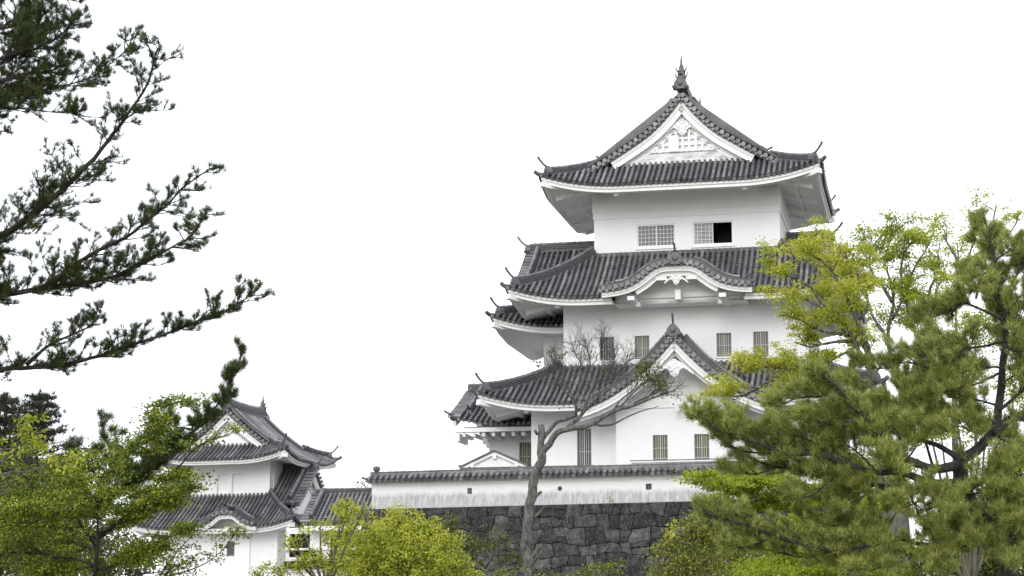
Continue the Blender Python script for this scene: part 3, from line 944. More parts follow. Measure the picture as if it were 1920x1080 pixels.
rb.build('ridge', M['ridge'], rf1); ob.build('ridge_ornament', M['ornament'], rf1)
gab = gabled(keep, 'front_gable', (0, -5.5), (0, -1, 0), 4.85, gz, 0, 4.0, 1.0, .03, orn=.6, hornl=.36, hrise=1.4, gwall=False, bd=.30, inner_drop=.14)
gab['label'] = 'steep tiled gable in the front of the lowest roof'
pm = MB(); pendant(pm, np.array([0, -5.36, 15.1]), (0, -1, 0), .85); pm.build('pendant', M['trim'], gab)

# --- ground storey walls and projecting bay
wm = MB()
W1 = [(-5.29, -4.57, 10.3, 12.5)]
WB = [(-1.33, -.60, 10.75, 11.98), (.71, 1.44, 10.74, 11.98)]
room(wm, -7.63, 7.63, -2.8, 9.2, 8.26, 14.2, W1)
w1 = wm.build('wall', M['plaster'], keep)
w1['label'] = 'white ground storey wall with one tall barred window'
wm = MB()
wall_face(wm, -3.15, 3.15, 8.26, 13.3, -3.8, WB)
for x in (-3.15, 3.15): wm.quad((x, -3.8, 8.26), (x, -2.75, 8.26), (x, -2.75, 14.0), (x, -3.8, 14.0))
us = np.linspace(-3.15, 3.15, 31)
for i in range(30):
    wm.quad((us[i], -3.8, 13.3), (us[i + 1], -3.8, 13.3), (us[i + 1], -3.8, gz(us[i + 1]) - .1), (us[i], -3.8, gz(us[i]) - .1))
us = np.linspace(-4.8, 4.8, 41)
for i in range(40):   # plastered underside of the gable
    wm.quad((us[i], -5.2, gz(us[i]) - .24), (us[i], -2.7, gz(us[i]) - .24), (us[i + 1], -2.7, gz(us[i + 1]) - .24), (us[i + 1], -5.2, gz(us[i + 1]) - .24))
bay = wm.build('bay', M['plaster'], keep)
bay['label'] = 'projecting white bay under the front gable with two barred windows'
tm = MB()
tm.box(-3.17, 3.17, -3.86, -3.803, 13.31, 13.68)
tm.box(-.06, .06, -3.84, -3.804, 13.682, 16.2)
for sg in (-1, 1):
    tm.mark(); tm.box(sg * 2.85 - .3, sg * 2.85 + .3, -4.7, -3.862, 13.42, 13.66)
tm.build('beam', M['trim'], bay)
barred_window(keep, *W1[0], -2.8, 'glass', bars=5, label='tall barred ground storey window')
for h in WB: barred_window(keep, *h, -3.8, 'olive', bars=5)
pl = MB()
pl.box(-2.05, 6.2, -4.9, -3.9, 8.26, 10.42); pl.box(-2.15, 6.3, -5.0, -3.85, 10.422, 10.52); pl.box(-2.25, 6.4, -5.1, -3.83, 10.522, 10.60)
plo = pl.build('plinth', M['trim'], keep)
pc = MB(); pc.box(-2.27, 6.42, -5.12, -3.82, 10.602, 10.64); pc.build('coping', M['metal'], plo)

# ------------------------------------------------------------------ side turret attached at the back left
sk = empty('side_tower', keep_world(-9.5, 4, 0), -AZ)
tag(sk, 'two storey white side tower with tiled roofs attached behind the left of the keep', 'tower')
sk_off = np.array([-9.5, 4.0, 0])
def shift(mb):
    mb.v = [tuple(np.array(p) - sk_off) for p in mb.v]; return mb
hs = lambda e: .5 * e + .03 * e * e
rs = Hip(-10.4, -2.2, 0.0, 12.4, 18.2, hs, .7, 3.8)
mb = MB()
for k in 'fl':
    A = rs.along(k)
    if k == 'f': tile_patch(mb, rs.P(k), -A + .1, -A + 4.4, .285, lambda s: min(2.9, A - abs(s)))
    else: tile_patch(mb, rs.P(k), -A + .1, A - .1, .285, lambda s, A=A: min(2.0, A - abs(s)))
sheet(mb, rs.P('f'), -rs.Au, -rs.Au + 4.4, lambda s: max(0, min(2.9, rs.Au - abs(s)))); sheet(mb, rs.P('l'), -rs.Av, rs.Av, lambda s: max(0, min(2.0, rs.Av - abs(s))))
so = shift(mb).build('roof', M['tile'], sk); so['label'] = 'upper tiled roof of the side tower'
fb, sb, bb = MB(), MB(), MB()
eaves(fb, sb, rs, dict(f=2.3, b=2.3, l=2.4, r=2.4), bb=bb, sides='fl', beams=False)
shift(fb).build('eave_board', M['trim'], so); shift(sb).build('soffit', M['plaster'], so)
rb, ob = MB(), MB(); hips(rb, ob, rs, 2.6, corners=((-1, -1),))
shift(rb).build('ridge', M['ridge'], so); shift(ob).build('ridge_ornament', M['ornament'], so)
wm = MB()
room(wm, -8.0, -6.3, 2.3, 10, 13.0, 19.1)
wm.box(-8.6, -6.3, 1.7, 2.28, 18.35, 18.6); wm.box(-8.25, -6.3, 1.95, 2.28, 18.05, 18.34)
shift(wm).build('wall', M['plaster'], sk)['label'] = 'upper white wall of the side tower'
wm = MB(); WS = [(-9.1, -8.3, 10.9, 12.3)]
room(wm, -10.72, -7.7, 1.2, 8.5, 8.26, 13.6, WS)
shift(wm).build('wall', M['plaster'], sk)['label'] = 'lower white wall of the side tower'
x = WS[0]
barred_window(sk, x[0] + 9.5, x[1] + 9.5, x[2], x[3], 1.2 - 4, 'olive', bars=5)
# lower roof: gabled, ridge along u
zl = lambda d: 15.25 - .62 * abs(d) + .018 * d * d
mb = MB()
def lP(a, e):
    c = a + .0
    return np.array([-12.25 + a, -.95 + e, zl(4.0 - e) + .4 * max(0, 1 - c / 3) ** 2.2 * max(0, 1 - e / 4)])
def lPb(a, e):
    return np.array([-12.25 + a, 7.05 - e, zl(4.0 - e)])
tile_patch(mb, lP, .4, 5.0, .285, lambda a: 3.95); sheet(mb, lP, 0, 5, lambda a: 4.0, ns=8); sheet(mb, lPb, 0, 4.2, lambda a: 4.0, ns=8)
so = shift(mb).build('roof', M['tile'], sk); so['label'] = 'lower tiled roof of the side tower'
tb, rb, ob, wb = MB(), MB(), MB(), MB()
path = np.array([lP(0, e) for e in np.linspace(0, 4, 24)] + [lPb(0, e) for e in np.linspace(3.9, 0, 23)])
verge(tb, rb, ob, wb, path, (-1, 0, 0))
kp = np.array([lP(.75, e) + Z3 * .05 for e in np.linspace(.9, 3.9, 16)])
ridge(rb, kp, .17, .34); ornament(ob, kp[0], (0, -1, 0), .28, .35, .6)
ridge(rb, [(u, 3.05, 15.25) for u in np.linspace(-12.3, -8, 6)], .2, .42)
ornament(ob, np.array([-12.2, -.85, lP(0, 0)[2]]), (-1, -.6, 0), .2, .45, .35)
boards(wb, path, (-1, 0, 0), depth=.3, inner=False)
wb.mark(); wb.box(-12.1, -7.4, -.82, -.6, 12.68, 12.9)
rm_ = MB()
for u in np.arange(-11.7, -7.6, .52): rm_.mark(); rm_.box(u, u + .16, -.7, 1.18, 12.45, 12.64)
sw = MB(); sw.quad((-12.1, -.6, 12.66), (-7.4, -.6, 12.66), (-7.4, 1.3, 13.2), (-12.1, 1.3, 13.2))
wb.mark(); wb.box(-12.0, -11.8, -.95, 1.0, 12.2, 12.62)
shift(tb).build('gable_tiles', M['tile'], so); shift(rb).build('ridge', M['ridge'], so); shift(ob).build('ridge_ornament', M['ornament'], so)
shift(rm_).build('rafter', M['trim'], so); shift(wb).build('eave_board', M['trim'], so); shift(sw).build('soffit', M['plaster'], so)

# ------------------------------------------------------------------ small gabled porch
PO = np.array([-9.7, -1.9, 0])
po = empty('entrance_porch', keep_world(-9.7, -1.9, 0), -AZ)
tag(po, 'small white gabled porch with a thin dark roof beside the keep', 'porch')
pz = lambda x: 11.62 - .45 * abs(x)
mb = MB()
for sg in (-1, 1):
    q = [np.array([sg * x, 0, pz(x)]) for x in (0, 1.75)]
    for a, b in ((-.25, 2.6),):
        A, B = q[0] + np.array([0, a, 0]), q[1] + np.array([0, a, 0]); C, D = q[1] + np.array([0, b, 0]), q[0] + np.array([0, b, 0])
        v = [A, B, C, D, A - Z3 * .1, B - Z3 * .1, C - Z3 * .1, D - Z3 * .1]
        mb.add(v, [(0, 1, 2, 3), (7, 6, 5, 4), (0, 4, 5, 1), (1, 5, 6, 2), (2, 6, 7, 3), (3, 7, 4, 0)])
rf = mb.build('roof', M['metal'], po)
mb = MB()
for sg in (-1, 1):
    q = np.array([(sg * x, -.12, pz(x) - .11) for x in np.linspace(0, 1.72, 5)])
    sweep(mb, q, *plane_frames(q, (0, -1, 0)), [(-.06, -.13), (.05, -.13), (.05, 0), (-.06, 0)])
    mb.box(sg * 1.15 - .08, sg * 1.15 + .08, -.2, -.003, 10.72, 11.0)
mb.box(-.1, .1, -.2, -.003, 11.15, 11.42)
mb.build('bargeboard', M['trim'], rf)
mb = MB()
mb.add([(-1.5, 0, 8.26), (1.5, 0, 8.26), (1.5, 0, pz(1.5) - .1), (0, 0, pz(0) - .1), (-1.5, 0, pz(1.5) - .1)], [(0, 1, 2, 3, 4)])
mb.quad((-1.5, 0, 8.26), (-1.5, 0, pz(1.5) - .1), (-1.5, 2.6, pz(1.5) - .1), (-1.5, 2.6, 8.26)); mb.quad((1.5, 0, 8.26), (1.5, 2.6, 8.26), (1.5, 2.6, pz(1.5) - .1), (1.5, 0, pz(1.5) - .1))
mb.build('wall', M['plaster'], po)
mb = MB()
tube(mb, [(-1.82, -.3, 10.82), (-1.82, 2.6, 10.86)], [.06, .06], 6); tube(mb, [(-1.82, -.25, 10.8), (-1.7, -.2, 10.6), (-1.55, -.06, 10.4), (-1.55, -.06, 8.3)], [.04] * 4, 5)
mb.build('gutter', M['grey'], po)

# low courtyard wall in front of the ground storey
lw = empty('courtyard_wall', keep_world(-7.4, -4.6, 0), -AZ)
tag(lw, 'low white courtyard wall with a thin dark coping at the foot of the keep', 'wall')
mb = MB(); mb.box(-3.3, 3.2, 0, .3, 8.26, 10.42); mb.build('wall', M['plaster'], lw)
mb = MB(); mb.box(-3.4, 3.3, -.1, .4, 10.422, 10.49); mb.build('coping', M['metal'], lw)

# ------------------------------------------------------------------ tile-capped plaster wall on the stone wall
pw = empty('plaster_wall', keep_world(-2, -9, 8.3), -AZ)
tag(pw, 'long white plaster wall with tiled coping and stained foot on top of the stone wall', 'wall')
U0, U1 = -12.1, 12.0
sk_ = lambda u: .09 + .009 * (u - 2)
def skew(mb):
    mb.v = [(p[0], p[1], p[2] + .009 * p[0]) for p in mb.v]; return mb
mb = MB()
LH = [(-7.42, -7.20, .60, .88), (-3.10, -2.86, .62, .86), (1.06, 1.34, .58, .86)]
wall_face(mb, U0, U1, 0.0, 1.3, 0, LH, depth=.3)
mb.quad((U0, 0, 0), (U0, 0, 1.3), (U0, 12, 1.3), (U0, 12, 0)); mb.quad((U1, 0, 0), (U1, .5, 0), (U1, .5, 1.3), (U1, 0, 1.3))
mb.quad((U0, .5, 0), (U0, .5, 1.3), (U1, .5, 1.3), (U1, .5, 0))
mb.box(U0 - .03, U1, -.03, -.002, 1.06, 1.3)
mb.box(U0 - .1, U1, -.14, -.032, 1.18, 1.3)
wall_o = skew(mb).build('wall', M['stained'], pw)
mb = MB()
cP = lambda sg: (lambda a, e: np.array([U0 - .15 + a, .25 + sg * (-.68 + e), 1.30 + .42 * e]))
tile_patch(mb, cP(1), .1, U1 - U0 + .1, .285, lambda a: .62)
sheet(mb, cP(1), 0, U1 - U0 + .2, lambda a: .68, ns=4); sheet(mb, cP(-1), 0, U1 - U0 + .2, lambda a: .68, ns=4)
ridge(mb, [(u, .25, 1.56) for u in np.linspace(U0 - .15, U1, 30)], .13, .19)
cop = skew(mb).build('coping', M['tile'], pw)
mb = MB()
ornament(mb, np.array([U0 - .15, -.35, 1.28]), (-1, -.4, 0), .16, .25, .3)
tube(mb, [(U0 + .15, .25, 1.6), (U0 + .15, .25, 1.8), (U0 + .15, .25, 1.86), (U0 + .15, .25, 2.02), (U0 + .15, .25, 2.06)], [.1, .1, .17, .17, .06], 10)
skew(mb).build('coping_ornament', M['ornament'], cop)
for i, h in enumerate(LH):
    x0, x1, z0, z1 = h; off = .009 * (x0 + x1) / 2
    mb = MB(); mb.box(x0, x1, .29, .298, z0 + off, z1 + off)
    lo = mb.build('loophole', M['olive' if i == 0 else 'frosted'], pw)
    lo['label'] = ['square loophole showing leaves behind', 'round loophole with a cross bar', 'square loophole with a cross grid'][i]
    mb = MB(); xm, zm = (x0 + x1) / 2, (z0 + z1) / 2 + off; hw = (x1 - x0) / 2
    if i == 1:   # round opening: a plaster ring filling the corners
        ang = np.linspace(0, 2 * math.pi, 25)
        inn = [(xm + .11 * math.cos(a), -.004, zm + .11 * math.sin(a)) for a in ang]
        out = [(xm + .17 * max(-.75, min(.75, math.cos(a) * 1.06)), -.004, zm + .17 * max(-.75, min(.75, math.sin(a) * 1.06))) for a in ang]
        for j in range(24): mb.quad(inn[j], inn[j + 1], out[j + 1], out[j])
        mb.build('rim', M['trim'], lo); mb = MB()
        mb.box(xm - .015, xm + .015, .05, .09, zm - .11, zm + .11); mb.box(xm, xm + .11, .05, .09, zm - .012, zm + .012)
    else:
        mb.box(xm - .014, xm + .014, .03, .07, z0 + off, z1 + off)
        mb.box(x0, x1, .03, .069, zm - .012 + .04, zm + .012 + .04)
        if i == 2: mb.box(x0, x0 + .03, .03, .072, z0 + off, z1 + off); mb.box(x0, x1, .03, .068, z0 + off + .08, z0 + off + .1)
    mb.build('grille', M['grey'] if i == 0 else M['metal'], lo)

def stone_facing(mb, seed, u0_, u1_, top_, fmap, nout):
    """Irregular fitted stones in rough courses over the face fmap(u, z) with outward normal nout."""
    rs_ = random.Random(seed); nout = nrm(nout)
    rows = [top_]
    while rows[-1] > -0.3: rows.append(rows[-1] - rs_.uniform(.42, .72))
    def zrow(i, u):
        if i == 0: return top_
        return rows[i] + .07 * math.sin(u * 1.1 + i * 2.1) + .055 * math.sin(u * 2.7 + i * 5.3) + .035 * math.sin(u * 7.7 + i * 1.9)
    def stone(poly):
        c = sum(poly) / len(poly); n = nout; k = len(poly)
        bulge = rs_.uniform(.03, .10); tl = np.array([rs_.uniform(-.03, .03), 0, 0])
        r0 = [c + (p - c) * .993 for p in poly]
        r1 = [c + (p - c) * .972 + n * bulge * .6 for p in poly]
        r2 = [c + (p - c) * rs_.uniform(.6, .75) + n * (bulge * rs_.uniform(.8, 1.15)) for p in poly]
        v = r0 + r1 + r2 + [c + n * bulge]
        f = [(i, (i + 1) % k, k + (i + 1) % k, k + i) for i in range(k)] + [(k + i, k + (i + 1) % k, 2 * k + (i + 1) % k, 2 * k + i) for i in range(k)] + [(2 * k + i, 2 * k + (i + 1) % k, 3 * k) for i in range(k)]
        mb.add(v, f)
    for i in range(len(rows) - 1):
        u = u0_
        xs_ = [u]
        while u < u1_:
            u += rs_.uniform(.45, 1.25) if rs_.random() < .8 else rs_.uniform(.3, .5)
            xs_.append(min(u, u1_))
        lean = [rs_.uniform(-.12, .12) for _ in xs_]; lean[0] = lean[-1] = 0
        for a in range(len(xs_) - 1):
            if xs_[a + 1] - xs_[a] < .12: continue
            x0t, x0b = xs_[a] + lean[a], xs_[a] - lean[a]; x1t, x1b = xs_[a + 1] + lean[a + 1], xs_[a + 1] - lean[a + 1]
            top, bot = (lambda x: zrow(i, x)), (lambda x: zrow(i + 1, x))
            parts = [(x0t, x1t, x0b, x1b, top, bot)]
            if rows[i] - rows[i + 1] > .55 and rs_.random() < .16 and xs_[a + 1] - xs_[a] < .9:   # two flat stones in one course
                m = rs_.uniform(.35, .65)
                mid = lambda x: m * top(x) + (1 - m) * bot(x)
                parts = [(x0t, x1t, x0t * .5 + x0b * .5, x1t * .5 + x1b * .5, top, mid), (x0t * .5 + x0b * .5, x1t * .5 + x1b * .5, x0b, x1b, mid, bot)]
            for (a0, a1, b0, b1, T_, B_) in parts:
                g_ = rs_.uniform(.002, .010); w = a1 - a0
                P_ = []
                for x in np.linspace(a0 + g_, a1 - g_, 4): P_.append((x, T_(x) - g_))
                P_.append((a1 * .5 + b1 * .5 - g_ + rs_.uniform(-.02, .02), (T_(a1) + B_(b1)) / 2))
                for x in np.linspace(b1 - g_, b0 + g_, 4): P_.append((x, B_(x) + g_))
                P_.append((a0 * .5 + b0 * .5 + g_ + rs_.uniform(-.02, .02), (T_(a0) + B_(b0)) / 2))
                # knock off a corner or two
                for ci in (0, 3, 5, 8):
                    if rs_.random() < .35:
                        x, z = P_[ci]; cx = sum(p[0] for p in P_) / len(P_); cz = sum(p[1] for p in P_) / len(P_); q = rs_.uniform(.04, .13)
                        P_[ci] = (x + (cx - x) * q, z + (cz - z) * q)
                stone([fmap(x, z) for x, z in P_])

# ------------------------------------------------------------------ dry stone wall
sw_ = empty('stone_wall', keep_world(-2, -9, 0), -AZ)
tag(sw_, 'battered dark wall of irregular fitted stones carrying the white plaster wall', 'wall')
SU0, SU1, STOP = -12.35, 12.4, 8.29
def sface(u, z): return np.array([u + .2 * (STOP - z) * max(-1, min(1, u / 12.35)) ** 3, -.08 - .2 * (STOP - z), z + .009 * u])
mb = MB(); stone_facing(mb, 11, SU0, SU1, STOP, sface, [0, -1, .2])
mb.build('facing', M['stone'], sw_)
def sright(t_, z): return np.array([SU1 + .2 * (STOP - z), t_ - .2 * (STOP - z) * max(0, 1 - t_ / 3), z + .009 * SU1])
def sleft(t_, z): return np.array([SU0 - .2 * (STOP - z), 26 - t_, z + .009 * SU0])
mb = MB(); stone_facing(mb, 12, 0.0, 26.0, STOP, sright, [1, 0, .2]); mb.build('facing', M['stone'], sw_)
mb = MB(); stone_facing(mb, 13, 0.0, 26.1, STOP, sleft, [-1, 0, .2]); mb.build('facing', M['stone'], sw_)
mb = MB()
b0, b1 = sface(SU0, -.3), sface(SU0, STOP - .01); c0, c1 = sface(SU1, -.3), sface(SU1, STOP - .01)
k = np.array([0, .05, 0]); bk = np.array([0, 26, 0])
b0[0] += .05; c0[0] -= .05; b1[0] += .05; c1[0] -= .05
mb.quad(b0 + k, c0 + k, c1 + k, b1 + k); mb.quad(b0 + k, b1 + k, b1 + bk, b0 + bk); mb.quad(c0 + k, c0 + bk, c1 + bk, c1 + k); mb.quad(b1 + k, c1 + k, c1 + bk, b1 + bk)
mb.build('core', M['joint'], sw_)

# ------------------------------------------------------------------ corner turret and tiled corridor, left
TH = R(18)
TO = np.array([-15.2069, 124.0, 0.0])
def tw(u, v, z): return TO + np.array([math.cos(TH), -math.sin(TH), 0]) * u + np.array([math.sin(TH), math.cos(TH), 0]) * v + Z3 * z
bank = empty('bank', TO, -TH); tag(bank, 'raised bank under the turret', kind='structure')
g = MB(); g.box(-16, 14, -7, 20, 0.01, 4.6); g.build('bank_fill', M['yard'], bank)['kind'] = 'structure'
g = MB(); stone_facing(g, 15, -16.5, 14.5, 4.55, lambda u, z: np.array([u, -7.1 - .15 * (4.55 - z), z]), [0, -1, .2]); g.build('stone_facing', M['stone'], bank)['kind'] = 'structure'
g = MB(); stone_facing(g, 16, 0, 27, 4.55, lambda u, z: np.array([14.1 + .15 * (4.55 - z), -7 + u, z]), [1, 0, .2]); g.build('stone_facing', M['stone'], bank)['kind'] = 'structure'
tur = empty('corner_turret', TO, -TH)
tag(tur, 'small two storey white turret with hip-and-gable tiled roof behind the left trees', 'turret')
CU = -2.75
hU = lambda e: .42 * e + .058 * e * e
rU = Hip(CU - 4.75, CU + 4.75, -2.0, 6.1, 13.3, hU, .6, 3.2, 1.15)
vU, gU = -.75, -.35
cVv = rU.Av - (rU.cv - vU) * rU.kv
sideU = lambda s: (rU.Au + .02) if abs(s) <= rU.Av - cVv + 1e-6 else max(0, rU.Av - abs(s))
tr = roof_tiles('roof', rU, tur, dict(f=2.0, b=2.0, l=9, r=9), e1side=sideU, label='upper hip-and-gable tiled roof of the turret')
fb, sb, bb = MB(), MB(), MB()
eaves(fb, sb, rU, dict(f=2.0, b=2.0, l=2.0, r=2.0), drop=.3, bb=bb, beams=False)
fb.build('eave_board', M['trim'], tr); sb.build('soffit', M['plaster'], tr)
rb, ob = MB(), MB()
hips(rb, ob, rU, 1.9, w=.15, h=.36, osize=.38)
ztop = rU.z0 + hU(4.75)
ridge(rb, [(CU, v, ztop + .12 * ((v - 2.05) / 3) ** 2) for v in np.linspace(vU, 4.85, 10)], .24, .6)
tb, wb = MB(), MB()
for sgn, vv in ((-1, vU), (1, 4.85)):
    path = np.array([(CU + u, vv, rU.z0 + hU(4.75 - abs(u)) + .02) for u in np.linspace(-3.3, 3.3, 41)])
    for hf in (path[:21], path[20:]):
        verge(tb, rb, ob, wb, hf, (0, sgn, 0), kudari=(.55, .08, .94) if hf[0][0] < CU - 1 else (.55, .06, .92), kw=.13, kh=.28)
    boards(wb, path[4:-4], (0, sgn, 0), depth=.34)
    for sg in (-1, 1): ornament(ob, np.array([CU + sg * 3.0, vv - sgn * .55, rU.z0 + hU(1.75) + .05]), (sg, 0, 0), .26, .45, .4)
    ornament(ob, np.array([CU, vv + sgn * .08, ztop + .05]), (0, sgn, 0), .45, 0)
tb.build('gable_tiles', M['tile'], tr); wb.build('bargeboard', M['trim'], tr); rb.build('ridge', M['ridge'], tr); ob.build('ridge_ornament', M['ornament'], tr)
fish_finial(tr, np.array([CU, vU + .2, ztop + .5]), (0, -1, 0), .62); fish_finial(tr, np.array([CU, 4.65, ztop + .5]), (0, 1, 0), .62)
gm = MB(); us = np.linspace(-2.6, 2.6, 31)
for i in range(30):
    gm.quad((CU + us[i], gU, 14.2), (CU + us[i + 1], gU, 14.2), (CU + us[i + 1], gU, max(14.2, rU.z0 + hU(4.75 - abs(us[i + 1])) - .3)), (CU + us[i], gU, max(14.2, rU.z0 + hU(4.75 - abs(us[i])) - .3)))
gm.build('gable_wall', M['plaster'], tr)
wm = MB(); room(wm, -5.5, 0, 0, 4.1, 10.2, 14.0, [(-3.66, -2.92, 11.34, 12.54), (-2.62, -1.88, 11.31, 12.53)])
for a in (-3.66, -2.62): wm.quad((a, .19, 11.2), (a + .74, .19, 11.2), (a + .74, .19, 12.6), (a, .19, 12.6))
wm.box(.003, .05, .5, 1.1, 11.4, 12.6)
wm.build('wall', M['plaster'], tur)['label'] = 'upper white turret wall with two blind recessed panels'
hL = lambda e: .6 * e + .05 * e * e
rL = Hip(CU - 5.75, CU + 5.75, -2.95, 7.05, 8.98, hL, .55, 3.0)
KT = -1.45
kt = lambda x: 9.12 + .78 / (1 + (abs(x) / 1.05) ** 4.0)
lr = roof_tiles('roof', rL, tur, dict(f=3.0, b=3.0, l=3.1, r=3.1), e0f=lambda s: 1.0 if abs(s + CU - KT) < 1.75 else -.06, label='lower tiled skirt roof of the turret')
fb, sb = MB(), MB()
eaves(fb, sb, rL, dict(f=1.55, b=1.55, l=1.75, r=1.75), drop=.32, beams=False)
fb.build('eave_board', M['trim'], lr); sb.build('soffit', M['plaster'], lr)
rb, ob = MB(), MB(); hips(rb, ob, rL, 3.0, w=.15, h=.36, osize=.38)
rb.box(-5.65, .15, -.15, -.02, 10.88, 11.05)
rb.build('ridge', M['ridge'], lr); ob.build('ridge_ornament', M['ornament'], lr)
km = MB(); xs2 = np.linspace(-2.05, 2.05, 41)
arc2 = np.concatenate([[0], np.cumsum(np.hypot(np.diff(xs2), np.diff([kt(x) for x in xs2])))]); A2 = arc2[-1]
def kP2(s, e):
    x = np.interp(s + A2 / 2, arc2, xs2); return np.array([KT + x, -3.2 + e, kt(x)])
tile_patch(km, kP2, -A2 / 2, A2 / 2, .27, lambda s: 2.4, e0=lambda s: .3); sheet(km, kP2, -A2 / 2, A2 / 2, lambda s: 2.4, ns=40, e0=0)
kt_o = km.build('arched_gable', M['tile'], tur)
tb, rb, ob, wb = MB(), MB(), MB(), MB()
kp2 = np.array([(KT + x, -3.2, kt(x)) for x in xs2])
verge(tb, rb, ob, wb, kp2, (0, -1, 0), thick=.14)
for sg in (-1, 1):
    ridge(rb, np.array([(KT + x, -2.65, kt(x) + .1) for x in np.linspace(sg * .4, sg * 1.7, 14)]), .13, .3)
    ornament(ob, np.array([KT + sg * 1.75, -2.65, kt(1.75) + .1]), (sg, 0, 0), .2, .4, .5)
ridge(rb, [(KT, v, 9.92) for v in np.linspace(-3.15, -.6, 5)], .22, .42)
ornament(ob, np.array([KT, -3.22, 9.86]), (0, -1, 0), .45, .4, .8)
boards(wb, kp2, (0, -1, 0), top=-.15, depth=.24, inner=False)
wb.box(KT - .14, KT + .14, -2.9, -1.95, 8.75, 9.0)
gm = MB(); us = np.linspace(-1.8, 1.8, 31)
for i in range(30):
    gm.quad((KT + us[i], -1.9, 8.7), (KT + us[i + 1], -1.9, 8.7), (KT + us[i + 1], -1.9, kt(us[i + 1]) - .05), (KT + us[i], -1.9, kt(us[i]) - .05))
    gm.quad((KT + us[i], -2.9, kt(us[i]) - .2), (KT + us[i + 1], -2.9, kt(us[i + 1]) - .2), (KT + us[i + 1], -1.9, kt(us[i + 1]) - .2), (KT + us[i], -1.9, kt(us[i]) - .2))
tb.build('gable_tiles', M['tile'], kt_o); rb.build('ridge', M['ridge'], kt_o); ob.build('ridge_ornament', M['ornament'], kt_o); wb.build('bargeboard', M['trim'], kt_o); gm.build('gable_wall', M['plaster'], kt_o)
for sg in (-1, 1):
    d = gabled(tur, 'dormer', (CU + sg * 4.95, 2.05), (sg, 0, 0), 2.6, gable_curve(12.95, 1.05, .05), 0, 2.4, .5, .05, zlow=9.6, orn=.36, hornl=.4, bd=.3, ridge_w=.16, ridge_h=.34)
    d['label'] = 'gabled dormer on the %s slope of the turret skirt roof' % ('left' if sg < 0 else 'right')
wm = MB(); WT = [(-2.11, -1.57, 7.32, 8.24)]
room(wm, -6.76, 1.26, -1.4, 5.5, 3.8, 9.4)
WT2 = [(-3.0, -2.3, 7.2, 8.26)]
wall_face(wm, -6.76, -.55, 3.8, 9.2, -1.52, WT + WT2)
wm.quad((-.55, -1.52, 3.8), (-.55, -1.41, 3.8), (-.55, -1.41, 9.2), (-.55, -1.52, 9.2))
wm.quad((-3.0, -1.45, 7.1), (-2.3, -1.45, 7.1), (-2.3, -1.45, 8.3), (-3.0, -1.45, 8.3))
wm.box(-6.9, 1.4, -1.7, -1.53, 6.0, 6.12)
wm.build('wall', M['plaster'], tur)['label'] = 'lower white turret wall with one small dark window'
a, b, c, d = WT[0]
f = MB()
for bx in ((a, a + .06, c, d), (b - .06, b, c, d), (a + .06, b - .06, c, c + .06), (a + .06, b - .06, d - .06, d)): f.box(bx[0], bx[1], -1.5, -1.43, bx[2], bx[3])
w = f.build('window', M['grey'], tur); p = MB(); p.box(a + .06, b - .06, -1.46, -1.44, c + .06, d - .06); p.build('pane', M['glass'], w)

# corridor
CO = np.array([-11.7453, 121.0, 0.0])
cor = empty('tiled_corridor', CO, -AZ)
tag(cor, 'low tile-roofed corridor between the turret and the stone wall', 'corridor')
zc2 = gable_curve(11.0, .74, .0)
m = gabled(cor, 'roof', (-.25, 0), (-1, 0, 0), 2.6, zc2, 0, 9.5, .4, .05, gwall=False, orn=.32, hornl=.35, bd=.2, ridge_w=.15, ridge_h=.3)
mb = MB(); mb.box(-.1, 9, -2.62, -2.4, 8.6, 8.88); mb.box(-.1, 9, 2.3, 2.5, 8.6, 8.88); mb.build('eave_board', M['trim'], m)
mb = MB()
room(mb, -1.6, 9, -1.5, 1.5, 3.8, 8.85, [(-1.4, -.1, 7.1, 8.5), (1.2, 2.6, 7.1, 8.5), (3.2, 4.6, 7.1, 8.5)])
mb.box(-1.6, 9, -1.65, -1.51, 6.2, 6.4)
mb.build('wall', M['plaster'], cor)
mb = MB(); mb.box(-1.55, 9, -1.2, -1.1, 7.0, 8.6); mb.box(-1.6, 3, -1.9, -1.66, 6.42, 6.85); mb.build('opening', M['dark'], cor)
mb = MB(); mb.box(-1.6, 3, -1.85, -1.52, 7.5, 7.62); mb.box(.6, 1.2, -1.7, -1.54, 7.0, 8.0); mb.build('rail', M['trim'], cor)

# ------------------------------------------------------------------ trees
def randn3(n): return rng.normal(size=(n, 3))

